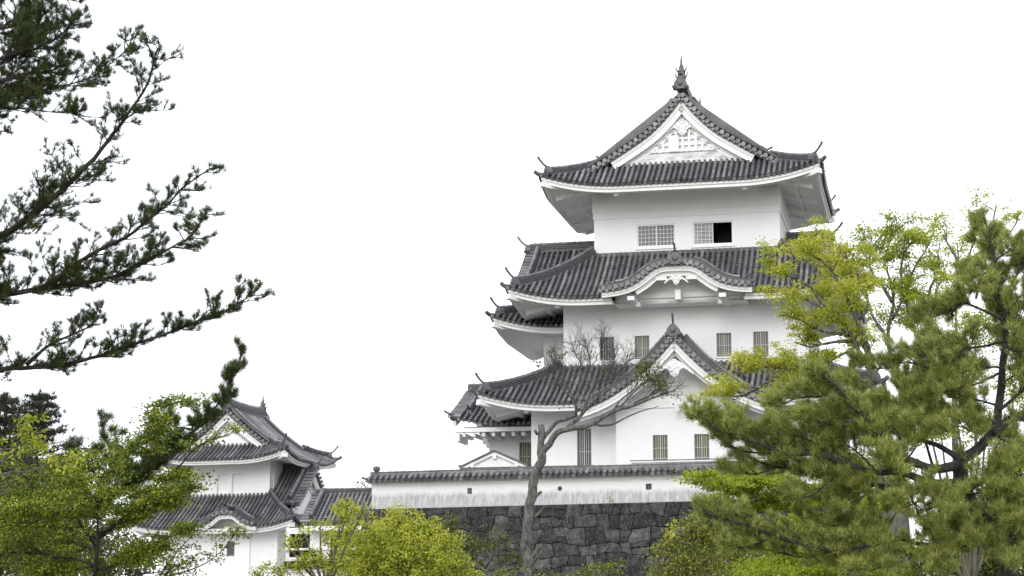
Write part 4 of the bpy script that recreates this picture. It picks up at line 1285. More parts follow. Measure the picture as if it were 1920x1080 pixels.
class Tree:
    def __init__(s, seed):
        s.wood = MB(); s.bins = {}; s.cur = 'crown'; s.extra = []; s.cones = MB()
        s.r = np.random.default_rng(seed)
    def smooth(s, pts, step, wig=0.0):
        pts = np.asarray(pts, float)
        P = np.vstack([2 * pts[0] - pts[1], pts, 2 * pts[-1] - pts[-2]])
        out = []
        for i in range(1, len(P) - 2):
            n = max(2, int(np.linalg.norm(P[i + 1] - P[i]) / step))
            for t in np.arange(n) / n:
                a, b, c, d = P[i - 1], P[i], P[i + 1], P[i + 2]
                out.append(.5 * (2 * b + (c - a) * t + (2 * a - 5 * b + 4 * c - d) * t * t + (3 * b - a - 3 * c + d) * t ** 3))
        out.append(pts[-1]); out = np.array(out)
        if wig:
            w = s.r.normal(size=out.shape) * wig
            w = (w + np.roll(w, 1, 0) + np.roll(w, -1, 0)) / 2; w[0] = 0
            out += w
        return out
    def limb(s, pts, r0, r1, step=.25, wig=.0, k=6):
        q = s.smooth(pts, step, wig)
        n = len(q)
        tube(s.wood, q, r0 + (r1 - r0) * (np.linspace(0, 1, n) ** .8), k)
        return q
    def leaves(s, c, d, size, width=.45, droop=0.0):
        """Diamond leaves at c (N,3) along d (N,3)."""
        n = len(c)
        if n == 0: return
        d = d / (np.linalg.norm(d, axis=1, keepdims=True) + 1e-9)
        sd = np.cross(d, s.r.normal(size=(n, 3))); sd /= np.linalg.norm(sd, axis=1, keepdims=True) + 1e-9
        L_ = (size * s.r.uniform(.65, 1.25, n))[:, None]
        v = np.stack([c, c + d * L_ * .45 + sd * L_ * width * .5, c + d * L_ - Z3 * L_ * droop, c + d * L_ * .45 - sd * L_ * width * .5], 1)
        s.bins.setdefault(s.cur, []).append((4, v.reshape(-1, 3)))
    def needles(s, c, d, n, ln, w, spread=.8, up=.15):
        """n needles radiating about d at each tuft centre c."""
        m = len(c)
        if m == 0: return
        C_ = np.repeat(c, n, 0); D = np.repeat(d, n, 0)
        v = D + s.r.normal(size=(m * n, 3)) * spread; v[:, 2] += up
        v /= np.linalg.norm(v, axis=1, keepdims=True) + 1e-9
        sd = np.cross(v, s.r.normal(size=(m * n, 3))); sd /= np.linalg.norm(sd, axis=1, keepdims=True) + 1e-9
        L_ = (ln * s.r.uniform(.6, 1.15, m * n))[:, None]
        b = C_ + s.r.normal(size=(m * n, 3)) * ln * .12
        t = np.stack([b - sd * w, b + v * L_, b + sd * w], 1)
        s.bins.setdefault(s.cur, []).append((3, t.reshape(-1, 3)))
    def candles(s, c, h, w):
        v, f = [], []
        for p in c:
            q = p + np.array([s.r.normal() * .1 * h, s.r.normal() * .1 * h, h])
            b = len(v)
            v += [p + np.array([w, 0, 0]), p + np.array([-w * .5, w * .87, 0]), p + np.array([-w * .5, -w * .87, 0]), q]
            f += [(b, b + 1, b + 3), (b + 1, b + 2, b + 3), (b + 2, b, b + 3)]
        s.extra.append((v, f))
    def child(s, p, t, L_, ang, flat=1.0, up=0.0, r0=.02, bend=.25, k=4, n=5, azi=None, away=0.0):
        """A side branch starting at p, leaving direction t by ang radians; flat<1 squashes it towards the horizontal."""
        v = s.r.normal(size=3) if azi is None else azi + s.r.normal(size=3) * .3
        v = v + np.array([0, away, 0])
        v = v - t * (v @ t); v = nrm(v)
        d = nrm(t * math.cos(ang) + v * math.sin(ang))
        d[2] = d[2] * flat + up; d = nrm(d)
        q = [p]; cur = d.copy()
        for i in range(n):
            cur = nrm(cur + s.r.normal(size=3) * bend * .5 + Z3 * up * .2)
            q.append(q[-1] + cur * (L_ / n))
        q = np.array(q)
        tube(s.wood, q, np.linspace(r0, r0 * .35, n + 1), k, cap=False)
        return q
    def build(s, name, base, label, cat, leaf, bark, crown='crown', group=None, extra=None):
        o = empty(name, base); tag(o, label, cat, group)
        base = np.array(base, float)
        s.wood.v = [tuple(np.array(p) - base) for p in s.wood.v]
        s.wood.build('trunk', bark, o, smooth=True)
        for part, lv in s.bins.items():
            V = np.concatenate([v for _, v in lv]) - base
            tot = np.concatenate([np.full(len(v) // k, k) for k, v in lv])
            st = np.concatenate([[0], np.cumsum(tot)[:-1]])
            me = bpy.data.meshes.new(part)
            me.vertices.add(len(V)); me.vertices.foreach_set('co', V.astype(np.float32).ravel())
            me.loops.add(len(V)); me.loops.foreach_set('vertex_index', np.arange(len(V), dtype=np.int32))
            me.polygons.add(len(tot)); me.polygons.foreach_set('loop_start', st.astype(np.int32)); me.polygons.foreach_set('loop_total', tot.astype(np.int32))
            me.update(calc_edges=True); me.materials.append(leaf if part == 'crown' else L['newleaf'])
            c = bpy.data.objects.new(part, me); COL.objects.link(c); c.parent = o
        if s.cones.f:
            s.cones.v = [tuple(np.array(p) - base) for p in s.cones.v]
            s.cones.build('cone', L['cone'], o)
        if s.extra and extra:
            mb = MB()
            for v, f in s.extra: mb.add([np.array(p) - base for p in v], f)
            mb.build('candles', extra, o)
        return o

def along(q, n, rg, t0=0.0, t1=1.0):
    """n random (point, tangent, t) along polyline q."""
    ln = np.concatenate([[0], np.cumsum(np.linalg.norm(np.diff(q, axis=0), axis=1))])
    T = tangents(q)
    out = []
    for t in np.sort(rg.uniform(t0, t1, n)):
        x = t * ln[-1]
        p = np.array([np.interp(x, ln, q[:, c]) for c in range(3)])
        i = min(len(q) - 1, int(np.searchsorted(ln, x)))
        out.append((p, T[i], t))
    return out

def length(q): return float(np.linalg.norm(np.diff(q, axis=0), axis=1).sum())

def px_path(pts, Y0, Y1=None, dep=None):
    """Limb given by where it runs in the view, at distances going from Y0 to Y1."""
    Y1 = Y0 if Y1 is None else Y1
    n = len(pts)
    return np.array([at(x, y, (Y0 + (Y1 - Y0) * i / max(1, n - 1)) + (dep[i] if dep else 0)) for i, (x, y) in enumerate(pts)])

def pine_fill(T, q, per_m, lens, nd=18, nl=.10, w=.006, t0=.1, ang=(.5, 1.1), flat=.6, up=.18, tuft_step=.10, sub=True, candle=0.0, tip=True, bare=.35, r=.014, away=0.0, cones=0.0):
    """Side branches and needle tufts along a pine limb."""
    C_, D = [], []
    Lq = length(q)
    for p, t, f in along(q, int(Lq * per_m), T.r, t0):
        L_ = T.r.uniform(*lens) * (1 - .55 * f)
        c = T.child(p, t, L_, T.r.uniform(*ang), flat, up, r0=r * (.6 + .4 * L_ / lens[1]), away=away)
        if T.r.uniform() < cones:
            for _ in range(T.r.integers(1, 4)):
                q_ = c[2] + T.r.normal(size=3) * .035; T.cones.mark(); tube(T.cones, [q_, q_ + [0, 0, -.02], q_ + [.004, 0, -.05]], [.012, .024, .01], 6)
        br = [c]
        if sub:
            for p2, t2, f2 in along(c, int(L_ * 7) + 1, T.r, .3):
                br.append(T.child(p2, t2, L_ * .45 * (1.1 - f2 * .6), T.r.uniform(.5, 1.0), flat, up + .1, r0=.007, n=4, k=3))
        for b in br:
            n = max(2, int(length(b) * (1 - bare) / tuft_step))
            for p3, t3, f3 in along(b, n, T.r, bare):
                C_.append(p3); D.append(nrm(t3 + Z3 * .25))
            C_.append(b[-1]); D.append(nrm(b[-1] - b[-2] + Z3 * .15))
    if tip:
        for p3, t3, f3 in along(q, int(Lq * .25 / tuft_step) + 2, T.r, .75):
            C_.append(p3); D.append(nrm(t3 + Z3 * .2))
    C_, D = np.array(C_), np.array(D)
    if away: C_[:, 1] += .05
    T.needles(C_, D, nd, nl, w)
    if candle:
        sel = T.r.uniform(size=len(C_)) < candle
        T.candles(C_[sel] + D[sel] * nl * .3, nl * .45, nl * .11)
    return C_

def leafy_fill(T, q, per_m, lens, leaf, nleaf=24, clump=.22, t0=.2, ang=(.5, 1.1), flat=.7, up=.2, sub=5, r=.012, zs=.45, width=.5, newl=0.0):
    """Twigs ending in flattened sprays of leaves along a limb."""
    Lq = length(q)
    cs = []
    for p, t, f in along(q, int(Lq * per_m) + 1, T.r, t0):
        L_ = T.r.uniform(*lens) * (1 - .4 * f)
        c = T.child(p, t, L_, T.r.uniform(*ang), flat, up, r0=r)
        cs.append(c[-1]); cs.append(c[3])
        for p2, t2, f2 in along(c, sub, T.r, .35):
            b = T.child(p2, t2, L_ * .45, T.r.uniform(.5, 1.1), flat, up, r0=r * .45, n=3, k=3)
            cs.append(b[-1])
    cs.append(q[-1])
    cs = np.array(cs)
    if newl:
        sel = T.r.uniform(size=len(cs)) < newl
        T.cur = 'new_leaves'; sprays(T, cs[sel], leaf * .9, int(nleaf * 1.5), clump * .8, zs * 1.3, width); T.cur = 'crown'
        cs = cs[~sel]
    sprays(T, cs, leaf, nleaf, clump, zs, width)
    return cs

def sprays(T, cs, leaf, nleaf, clump, zs=.45, width=.5):
    n = len(cs) * nleaf
    c = np.repeat(cs, nleaf, 0)
    sz = np.repeat(T.r.uniform(.5, 1.25, len(cs)), nleaf)[:, None]
    off = T.r.normal(size=(n, 3)) * np.array([clump, clump, clump * zs]) * .6 * sz
    d = off * 1.2 + T.r.normal(size=(n, 3)) * clump * .7 + np.array([0, 0, -.1 * clump])
    T.leaves(c + off, d, leaf, width)

def clump_tree(seed, name, blobs, Y, leafsz, nper, label, leaf, bark='oliveb', cat='tree', clump=.3, group=None, base_px=None, zs=.7, shell=.75, nleaf=26, newl=0.0):
    T = Tree(seed)
    bx = base_px or np.mean([b[0] for b in blobs])
    base = at(bx, 1080, Y); base[2] = 0
    fork = at(bx, 1110, Y)
    T.limb(np.array([base, (base + fork) / 2 + [.08, 0, 0], fork]), .2, .13, .4, .02, 8)
    for (x, y, rx, ry, dy) in blobs:
        c = at(x, y, Y + dy); s = (Y + dy) / F_PX
        r_ = np.array([rx * s, (rx + ry) / 2 * s, ry * s])
        T.limb(np.array([fork, fork * .45 + c * .55 + np.array([0, 0, -.25 * r_[2]]), c]), .06, .02, .3, .03, 5)
        n = int(nper * rx * ry / 900)
        d = T.r.normal(size=(n, 3)); d /= np.linalg.norm(d, axis=1, keepdims=True)
        rad = np.where(T.r.uniform(size=n) < .8, T.r.uniform(shell, 1.08, n), T.r.uniform(.2, .8, n))[:, None]
        cs = c + d * r_ * rad
        for p in cs[::4]: tube(T.wood, [c + (p - c) * .25, c + (p - c) * .6 + Z3 * .03, p], [.018, .012, .006], 3, False)
        outer = (rad[:, 0] > .8) & (d[:, 2] > -.35) & (T.r.uniform(size=n) < newl)
        sprays(T, cs[~outer], leafsz, nleaf, clump, zs)
        if outer.any():
            T.cur = 'new_leaves'
            sprays(T, cs[outer] + d[outer] * clump * .4, leafsz * .9, int(nleaf * 1.3), clump * .62, .8)
            T.cur = 'crown'
    return T.build(name, base, label, cat, L[leaf], M[bark], group=group)

# --- near pine on the left, trunk outside the frame, boughs reaching in
T = Tree(21)
trk = np.array([[-8.6, 22.5, 0], [-8.5, 22.3, 3], [-8.3, 22.0, 6], [-8.15, 22.0, 9], [-8.0, 22.1, 12.5]])
T.limb(trk, .26, .08, .4, .02, 9)
def bough(pts, Y0, Y1, r0, r1, src=None):
    q = px_path(pts, Y0, Y1)
    if src is not None: q = np.vstack([[src], q])
    return T.limb(q, r0, r1, .12, .012, 7)
b1 = bough([(-80, 492), (0, 443), (70, 395), (130, 345), (190, 280), (240, 215), (280, 150), (300, 90)], 22, 21, .085, .008, (-8.3, 22.0, 6.0))
b1b = bough([(-60, 205), (10, 185), (90, 167), (170, 145), (215, 112), (252, 80)], 22, 22.4, .03, .005, (-8.12, 22, 9.2))
b1c = bough([(-60, 190), (0, 202), (60, 206), (130, 212), (170, 222)], 22, 21.6, .025, .005, (-8.12, 22, 8.8))
b2 = bough([(-60, 568), (0, 553), (60, 545), (120, 510), (190, 465), (250, 435), (300, 395), (350, 345), (395, 313)], 22, 21.4, .07, .007, (-8.4, 22.2, 4.8))
b2b = bough([(60, 545), (150, 532), (210, 520), (265, 492), (330, 462), (362, 440), (387, 402)], 21.9, 22.6, .035, .006)
b3 = bough([(-60, 712), (0, 692), (80, 690), (150, 680), (230, 650), (300, 630), (370, 600), (425, 580), (460, 560), (484, 541)], 22, 21.5, .06, .006, (-8.5, 22.3, 3.4))
b3b = bough([(50, 684), (100, 645), (160, 612), (185, 590)], 21.9, 22.3, .025, .005)
PK = dict(nd=18, nl=.075, w=.0026, tuft_step=.06, ang=(.5, 1.25), r=.009, bare=.25)
pine_fill(T, b1, 12.0, (.3, .9), t0=.38, flat=.45, up=.12, **PK)
pine_fill(T, b1[:int(len(b1) * .66)], 10, (.5, 1.2), t0=.45, flat=.3, up=.2, **PK)
pine_fill(T, b1b, 16, (.25, .7), t0=.45, flat=.6, up=.1, **PK)
pine_fill(T, b1c, 15, (.2, .6), t0=.45, flat=.5, **PK)
pine_fill(T, b2, 17, (.25, .75), t0=.38, flat=.45, up=.16, **PK)
pine_fill(T, b2b, 34, (.2, .6), t0=.05, flat=.4, up=.12, **PK)
pine_fill(T, b3, 22, (.2, .65), t0=.25, flat=.4, up=.2, **PK)
pine_fill(T, b3b, 24, (.2, .5), t0=.2, flat=.5, up=.25, **PK)
for pts, n in (([(-60, 130), (0, 120), (60, 80), (75, 20), (90, -40)], 24), ([(-60, 140), (10, 110), (70, 90), (120, 60), (135, 30)], 22), ([(-60, 160), (0, 150), (50, 140), (100, 130), (120, 120)], 22), ([(-60, 60), (0, 50), (40, 20), (60, -30)], 22), ([(-60, 190), (0, 180), (40, 175), (80, 165)], 22), ([(-40, 0), (30, -20), (90, -10), (140, -5)], 12)):
    q = bough(pts, 21.5, 22.5, .03, .006)
    pine_fill(T, q, n * 1.4, (.2, .6), t0=.2, flat=.7, **PK)
for pts in ([(-30, 250), (5, 245), (20, 252)], [(-30, 510), (0, 500), (8, 480)], [(-30, 520), (0, 545), (6, 570)]):
    q = bough(pts, 22, 22, .01, .004); pine_fill(T, q, 12, (.1, .25), t0=.3, **PK)
T.build('pine_tree', trk[0], 'dark pine reaching long bare boughs in from the left edge above the far turret', 'tree', L['pinedark'], M['pinebark'])

# --- second pine, lower left: one bough rising to a tufted tip before the turret
T = Tree(22)
base = at(10, 1080, 33); base[2] = 0
q0 = np.vstack([[base], px_path([(40, 1040), (110, 985), (180, 945), (240, 905), (330, 835), (400, 770), (430, 722), (448, 675), (460, 645)], 33, 32)])
q = T.limb(q0, .075, .010, .15, .015, 7)
PK2 = dict(nd=20, nl=.15, w=.0042, tuft_step=.07, r=.009, bare=.25)
pine_fill(T, q, 9, (.24, .65), t0=.6, flat=.6, up=.2, **PK2)
pine_fill(T, q[:int(len(q) * .8)], 8, (.2, .55), t0=.68, flat=.4, up=.1, **PK2)
q = T.limb(px_path([(240, 905), (215, 870), (200, 830), (195, 795)], 32.8, 32.6), .03, .007, .1, .01)
pine_fill(T, q, 9, (.2, .55), t0=.2, flat=.5, up=.2, **PK2)
for pts in ([(330, 835), (300, 842), (250, 850), (210, 862)], [(300, 858), (260, 880), (200, 890)], [(360, 805), (330, 800), (310, 790)], [(200, 850), (160, 840), (130, 845)], [(180, 960), (120, 930), (60, 935), (0, 940)]):
    q = T.limb(px_path(pts, 32.7, 33.2), .024, .007, .1, .01); pine_fill(T, q, 10, (.2, .55), t0=.1, flat=.5, up=.15, **PK2)
T.build('pine_tree', base, 'dark pine whose slanting bough ends in a tufted tip in front of the turret gable', 'tree', L['pinedark'], M['pinebark'])

# --- young leafy tree, bottom left
T = Tree(23)
base = at(180, 1080, 30); base[2] = 0
st = [[(178, 1080), (183, 1010), (185, 930), (186, 870)], [(183, 1010), (225, 975), (262, 945), (300, 905), (330, 880)], [(183, 1010), (120, 985), (75, 945), (55, 900), (45, 870)],
      [(186, 1000), (260, 960), (330, 930), (360, 900)], [(185, 940), (140, 900), (110, 870)], [(178, 1060), (100, 1040), (40, 1035), (-20, 1030)], [(180, 1070), (260, 1040), (310, 1010), (345, 985)],
      [(186, 900), (230, 860), (270, 830), (300, 800), (310, 760)], [(185, 1060), (120, 1070), (60, 1080)], [(183, 1030), (130, 960), (60, 980), (0, 975)], [(55, 900), (20, 880), (-20, 885)]]
T.limb(np.vstack([[base], px_path([(178, 1080)], 30)]), .07, .045, .4)
for i, pts in enumerate(st):
    q = T.limb(px_path(pts, 30, 30 + (i % 3 - 1) * .9), .04 if i < 2 else .022, .006, .15, .012)
    leafy_fill(T, q, 13, (.3, .9) if i in (0, 2, 5, 9, 10) else (.15, .42), .055, nleaf=24, clump=.17, flat=.45, up=.12, zs=.3, r=.008, t0=.15 if i else .4, newl=.10)
for pts in ([(250, 1085), (330, 1080), (400, 1045), (440, 1000)], [(300, 1080), (345, 1020), (365, 1000)], [(330, 880), (380, 830), (430, 815), (440, 800)], [(310, 760), (350, 750), (375, 765)], [(240, 1085), (290, 1070), (340, 1060)]):
    q = T.limb(px_path(pts, 29.5, 28.8), .016, .004, .15, .012)
    leafy_fill(T, q, 7, (.15, .35), .055, nleaf=9, clump=.11, flat=.45, up=.15, zs=.35, r=.006, t0=.1, sub=3)
T.build('leafy_tree', base, 'fresh green leafy tree with thin dark stems filling the lower left corner', 'tree', L['fresh'], M['pinebark'])

clump_tree(25, 'round_tree', [(30, 960, 60, 60, 0), (100, 920, 60, 50, .3), (60, 1040, 80, 50, 0), (160, 1000, 70, 60, .4), (230, 1050, 60, 40, 0), (150, 1070, 70, 30, 0), (10, 1000, 50, 80, -.3)],
           46, .085, 45, 'dark green rounded tree behind the young leafy tree at the lower left', 'dark', clump=.2)

# --- bare-twigged tree with a few yellow sprigs, left edge
T = Tree(24)
base = at(-90, 1080, 27); base[2] = 0
T.limb(np.vstack([[base], px_path([(-90, 1000), (-60, 900)], 27)]), .07, .04, .3)
for pts in ([(-60, 900), (0, 868), (60, 845), (110, 830), (155, 825)], [(-60, 910), (10, 890), (60, 880), (110, 862), (150, 855)], [(-40, 890), (20, 850), (60, 820), (90, 800)], [(-60, 940), (0, 930), (25, 905), (40, 880)], [(-60, 870), (-10, 850), (30, 835)]):
    q = T.limb(px_path(pts, 27, 26.6), .022, .004, .12, .015, 5)
    for p, t, f in along(q, 10, T.r, .2): T.child(p, t, T.r.uniform(.15, .4), .7, .6, .1, r0=.006, k=3)
cs = px_path([(40, 790), (60, 785), (75, 783), (50, 805), (45, 815), (60, 815), (72, 826), (78, 835), (66, 838), (35, 845), (140, 855), (150, 862), (95, 860), (112, 873), (5, 858)], 26.7)
sprays(T, cs, .075, 30, .09, .6)
T.build('bare_tree', base, 'pale bare twigs with a few yellow leaf sprigs at the left edge', 'tree', L['yellow'], M['twig'])

# --- distant conifers, left
def conifer(seed, px, top, Y, wid, label, lean=0):
    T = Tree(seed)
    p1 = at(px, top, Y); p0 = np.array([p1[0] + lean, p1[1], 0])
    H = p1[2]
    q = T.limb(np.array([p0, (p0 + p1) / 2, p1]), .3, .03, .6, .02, 7)
    C_, D = [], []
    for k in range(9): C_.append(p1 + np.array([0, 0, -.09 * k + .05])); D.append(np.array([0, 0, 1.0]))
    z = H - .25
    while z > H * .42:
        f = (H - z) / (H * .58)
        for k in range(6):
            a = T.r.uniform(0, 2 * math.pi); ln = wid * (.04 + f ** .9) * T.r.uniform(.6, 1.1)
            p = p0 + (p1 - p0) * (z / H); d = np.array([math.cos(a), math.sin(a), .18])
            br = np.array([p, p + d * ln * .5 + Z3 * .02, p + d * ln + Z3 * ln * .12])
            tube(T.wood, br, [.05, .03, .01], 4, False)
            for p3, t3, f3 in along(br, int(ln * 7) + 2, T.r, .25):
                for _ in range(3):
                    C_.append(p3 + T.r.normal(size=3) * np.array([.18, .18, .07])); D.append(nrm(t3 * .4 + Z3 * .3))
        z -= T.r.uniform(.26, .46)
    T.needles(np.array(C_), np.array(D), 14, .22, .016, spread=.7)
    T.build('conifer_tree', p0, label, 'tree', L['far'], M['pinebark'], group='distant conifers')
conifer(31, 75, 738, 72, 3.0, 'hazy grey-green conifer with a pointed top, right one of the two distant conifers')
conifer(32, 12, 742, 70, 2.8, 'hazy grey-green conifer cut by the left edge, left one of the two distant conifers')

# --- nearly bare crooked tree before the stone wall
T = Tree(41)
YB = 68
tk = [(991, 1085), (989, 1044), (987, 1000), (993, 947), (1002, 902), (1011, 867), (1013, 849)]
base = at(991, 1080, YB); base[2] = 0
q = T.limb(np.vstack([[base], px_path(tk, YB)]), .20, .155, .12, .03, 10)
sc_ = YB / F_PX
def bt(pts, r0, r1, dy=0): return T.limb(px_path(pts, YB, YB + dy), r0 * sc_ * .62, r1 * sc_ * .7, .15, .02, 7)
bt([(1013, 852), (1014, 825), (1013, 796)], 11, 9); bt([(1008, 815), (1003, 806)], 5, 4)
bt([(1000, 935), (1008, 926), (1016, 922)], 9, 3); bt([(990, 1050), (1003, 1035), (1016, 1022)], 8, 5); bt([(993, 985), (984, 1000), (979, 1012)], 7, 5); bt([(1000, 970), (1012, 962), (1022, 950)], 6, 2)
m = bt([(1012, 852), (1030, 832), (1044, 813), (1067, 804), (1111, 796), (1138, 778), (1160, 769), (1200, 756), (1244, 738), (1267, 733)], 12, 1.6, -1)
m2 = bt([(1018, 822), (1040, 796), (1060, 786), (1080, 778)], 7, 5, .5)
m3 = bt([(1062, 806), (1080, 788), (1093, 775), (1124, 747), (1138, 733), (1151, 707), (1158, 680)], 8, 1.2, .8)
m4 = bt([(1111, 796), (1135, 797), (1165, 788), (1200, 772), (1235, 763)], 4, 1, -.6)
fan = [m3]
for pts in ([(1080, 778), (1076, 747), (1060, 715), (1045, 680), (1038, 655)], [(1080, 778), (1085, 745), (1090, 700), (1080, 660), (1072, 640)], [(1090, 772), (1105, 735), (1108, 690), (1100, 650), (1098, 632)],
            [(1100, 768), (1118, 725), (1130, 690), (1132, 655), (1128, 630)], [(1124, 747), (1140, 715), (1152, 680), (1150, 650)], [(1076, 747), (1050, 725), (1035, 700), (1025, 672)], [(1138, 733), (1155, 712), (1168, 690), (1176, 665)],
            [(1160, 769), (1185, 740), (1205, 720), (1225, 705)], [(1200, 756), (1225, 735), (1245, 722), (1262, 716)], [(1138, 778), (1165, 750), (1190, 728), (1205, 700)], [(1180, 763), (1215, 742), (1250, 728), (1270, 722)]):
    fan.append(bt(pts, 3.2, .8, T.r.uniform(-1.2, 1.2)))
for fi, q in enumerate(fan + [m[len(m) // 2:]]):
    for p, t, f in along(q, int(length(q) * (7 if fi < 8 else 3)), T.r, .25):
        c = T.child(p, t, T.r.uniform(.35, .95) * (1 - .3 * f), T.r.uniform(.35, .8), .9, .12, r0=.013, k=3, bend=.3)
        for p2, t2, f2 in along(c, 7, T.r, .2):
            c2 = T.child(p2, t2, T.r.uniform(.2, .5), .6, .9, .12, r0=.006, k=3, n=3)
            for p4, t4, f4 in along(c2, 2, T.r, .3): T.child(p4, t4, .2, .6, .9, .1, r0=.004, k=3, n=2)
cs = px_path([(1200, 690), (1212, 683), (1222, 690), (1232, 700), (1205, 705), (1218, 710), (1238, 715), (1228, 722), (1200, 715), (1245, 728), (1210, 697), (1225, 684)], YB - 1)
sprays(T, cs, .10, 75, .2, .9)
cs = px_path([(1032, 660), (1040, 655), (1050, 668), (1060, 662), (1095, 665), (1108, 662), (1115, 668), (1045, 676), (1122, 708), (1002, 676), (1006, 682), (1250, 745), (1265, 740), (1130, 702)], YB)
sprays(T, cs, .10, 22, .2, .7)
cs = px_path([(1015, 690), (1008, 700), (1000, 694), (1028, 668), (1052, 762)], YB)
sprays(T, cs, .09, 5, .2, .8)
T.build('bare_tree', base, 'crooked grey tree with nearly bare fan of twigs in front of the stone wall', 'tree', L['dark'], M['greybark'])

# --- dense yellow-green shrubs before the stone wall
clump_tree(51, 'round_tree', [(760, 1010, 55, 45, 0), (810, 1030, 55, 45, .5), (715, 1020, 55, 50, -.4), (680, 1050, 50, 50, .3), (850, 1070, 42, 35, 0), (770, 1060, 80, 50, -1), (700, 1085, 70, 45, -.6), (745, 975, 28, 22, .3), (800, 1000, 35, 30, .6), (655, 1000, 25, 22, .3), (870, 1095, 40, 30, 0)],
           68, .11, 38, 'dense yellow-green rounded tree in front of the left end of the stone wall', 'camphor', clump=.24, nleaf=34, shell=.6, newl=.62)
clump_tree(52, 'slender_tree', [(650, 950, 20, 18, 0), (680, 958, 16, 14, .3), (640, 975, 22, 16, 0), (600, 985, 14, 9, .2), (572, 1000, 13, 10, 0), (555, 1020, 12, 9, 0), (530, 1015, 7, 12, .2), (620, 1010, 20, 18, 0), (590, 1040, 26, 18, 0), (560, 1062, 24, 16, 0), (510, 1070, 30, 14, 0), (630, 1060, 30, 26, .2), (480, 1078, 14, 10, .2)],
           64, .10, 34, 'loose yellow-green slender tree in front of the tiled corridor', 'camphor', clump=.2, base_px=610, shell=.45, newl=.6, nleaf=32)
T = Tree(53)
base = at(905, 1080, 74); base[2] = 0
T.limb(np.vstack([[base], px_path([(915, 1090), (905, 1060), (885, 1040)], 74)]), .12, .06, .3)
for pts in ([(905, 1060), (880, 1035), (862, 1010), (850, 985)], [(915, 1080), (890, 1045), (850, 1035), (840, 1030)], [(905, 1070), (925, 1040), (930, 1010)], [(915, 1085), (950, 1060), (975, 1050)]):
    q = T.limb(px_path(pts, 74, 73.5), .05, .012, .2, .02, 5)
    leafy_fill(T, q, 4, (.3, .8), .12, nleaf=10, clump=.22, sub=3, r=.012, zs=.7)
cs = px_path([(850, 975), (840, 985), (832, 978), (855, 990), (870, 1000), (905, 1030), (895, 1015), (930, 1050), (880, 1010)], 73.5)
sprays(T, cs, .12, 40, .3, .8)
T.build('dark_shrub', base, 'dark sparse shrub with grey twigs between the rounded tree and the crooked tree', 'shrub', L['dark'], M['greybark'])
clump_tree(54, 'low_shrub', [(1130, 1070, 32, 16, 0), (1085, 1078, 26, 12, .3), (1155, 1056, 16, 7, .2), (1040, 1082, 20, 8, .2)], 66, .10, 30, 'low bright green shrub at the bottom right of the crooked tree', 'fresh', cat='shrub', clump=.2, zs=.4)
clump_tree(55, 'low_shrub', [(955, 1070, 22, 14, 0), (935, 1085, 26, 12, 0), (1015, 1072, 14, 10, .2)], 66.5, .10, 24, 'low olive shrub at the foot of the crooked grey tree', 'olive', cat='shrub', clump=.22)
clump_tree(56, 'round_tree', [(1290, 1010, 42, 34, 0), (1330, 990, 40, 32, .3), (1270, 1050, 48, 34, 0), (1360, 1030, 55, 40, .4), (1310, 1075, 60, 34, -.4), (1240, 1085, 30, 20, 0), (1400, 1080, 50, 36, .3)],
           62, .12, 26, 'dark olive rounded shrub against the right part of the stone wall', 'olive', clump=.25, newl=.1)

# --- maple with flat bright sprays, right of the stone wall
T = Tree(61)
base = at(1600, 1080, 50); base[2] = 0
T.limb(np.vstack([[base], px_path([(1600, 1060), (1590, 980), (1570, 930)], 50)]), .2, .11, .3, .02, 8)
for i, pts in enumerate(([(1590, 980), (1540, 955), (1480, 952), (1430, 960), (1380, 962), (1340, 968)], [(1570, 930), (1500, 905), (1450, 910), (1424, 915)], [(1424, 915), (1390, 925), (1350, 912), (1320, 895)],
          [(1570, 930), (1520, 925), (1470, 935), (1400, 940), (1350, 945)], [(1600, 1060), (1540, 1040), (1480, 1030), (1420, 1035)], [(1600, 1070), (1550, 1075), (1480, 1080), (1430, 1082)], [(1590, 960), (1630, 950), (1680, 950)], [(1600, 1040), (1660, 1030), (1720, 1040), (1780, 1060)], [(1450, 910), (1400, 905), (1370, 915)], [(1600, 1075), (1660, 1080), (1700, 1085)])):
    q = T.limb(px_path(pts, 50, 49 - (i % 3)), .085 if i == 1 else .05, .012, .2, .02, 6)
    leafy_fill(T, q, 6.5, (.3, .9), .075, nleaf=22, clump=.26, flat=.2, up=.1, zs=.16, r=.012, t0=.15, width=.7)
T.build('maple_tree', base, 'bright green maple with flat layered sprays and pale limbs, right of the stone wall', 'tree', L['maple'], M['greybark'])

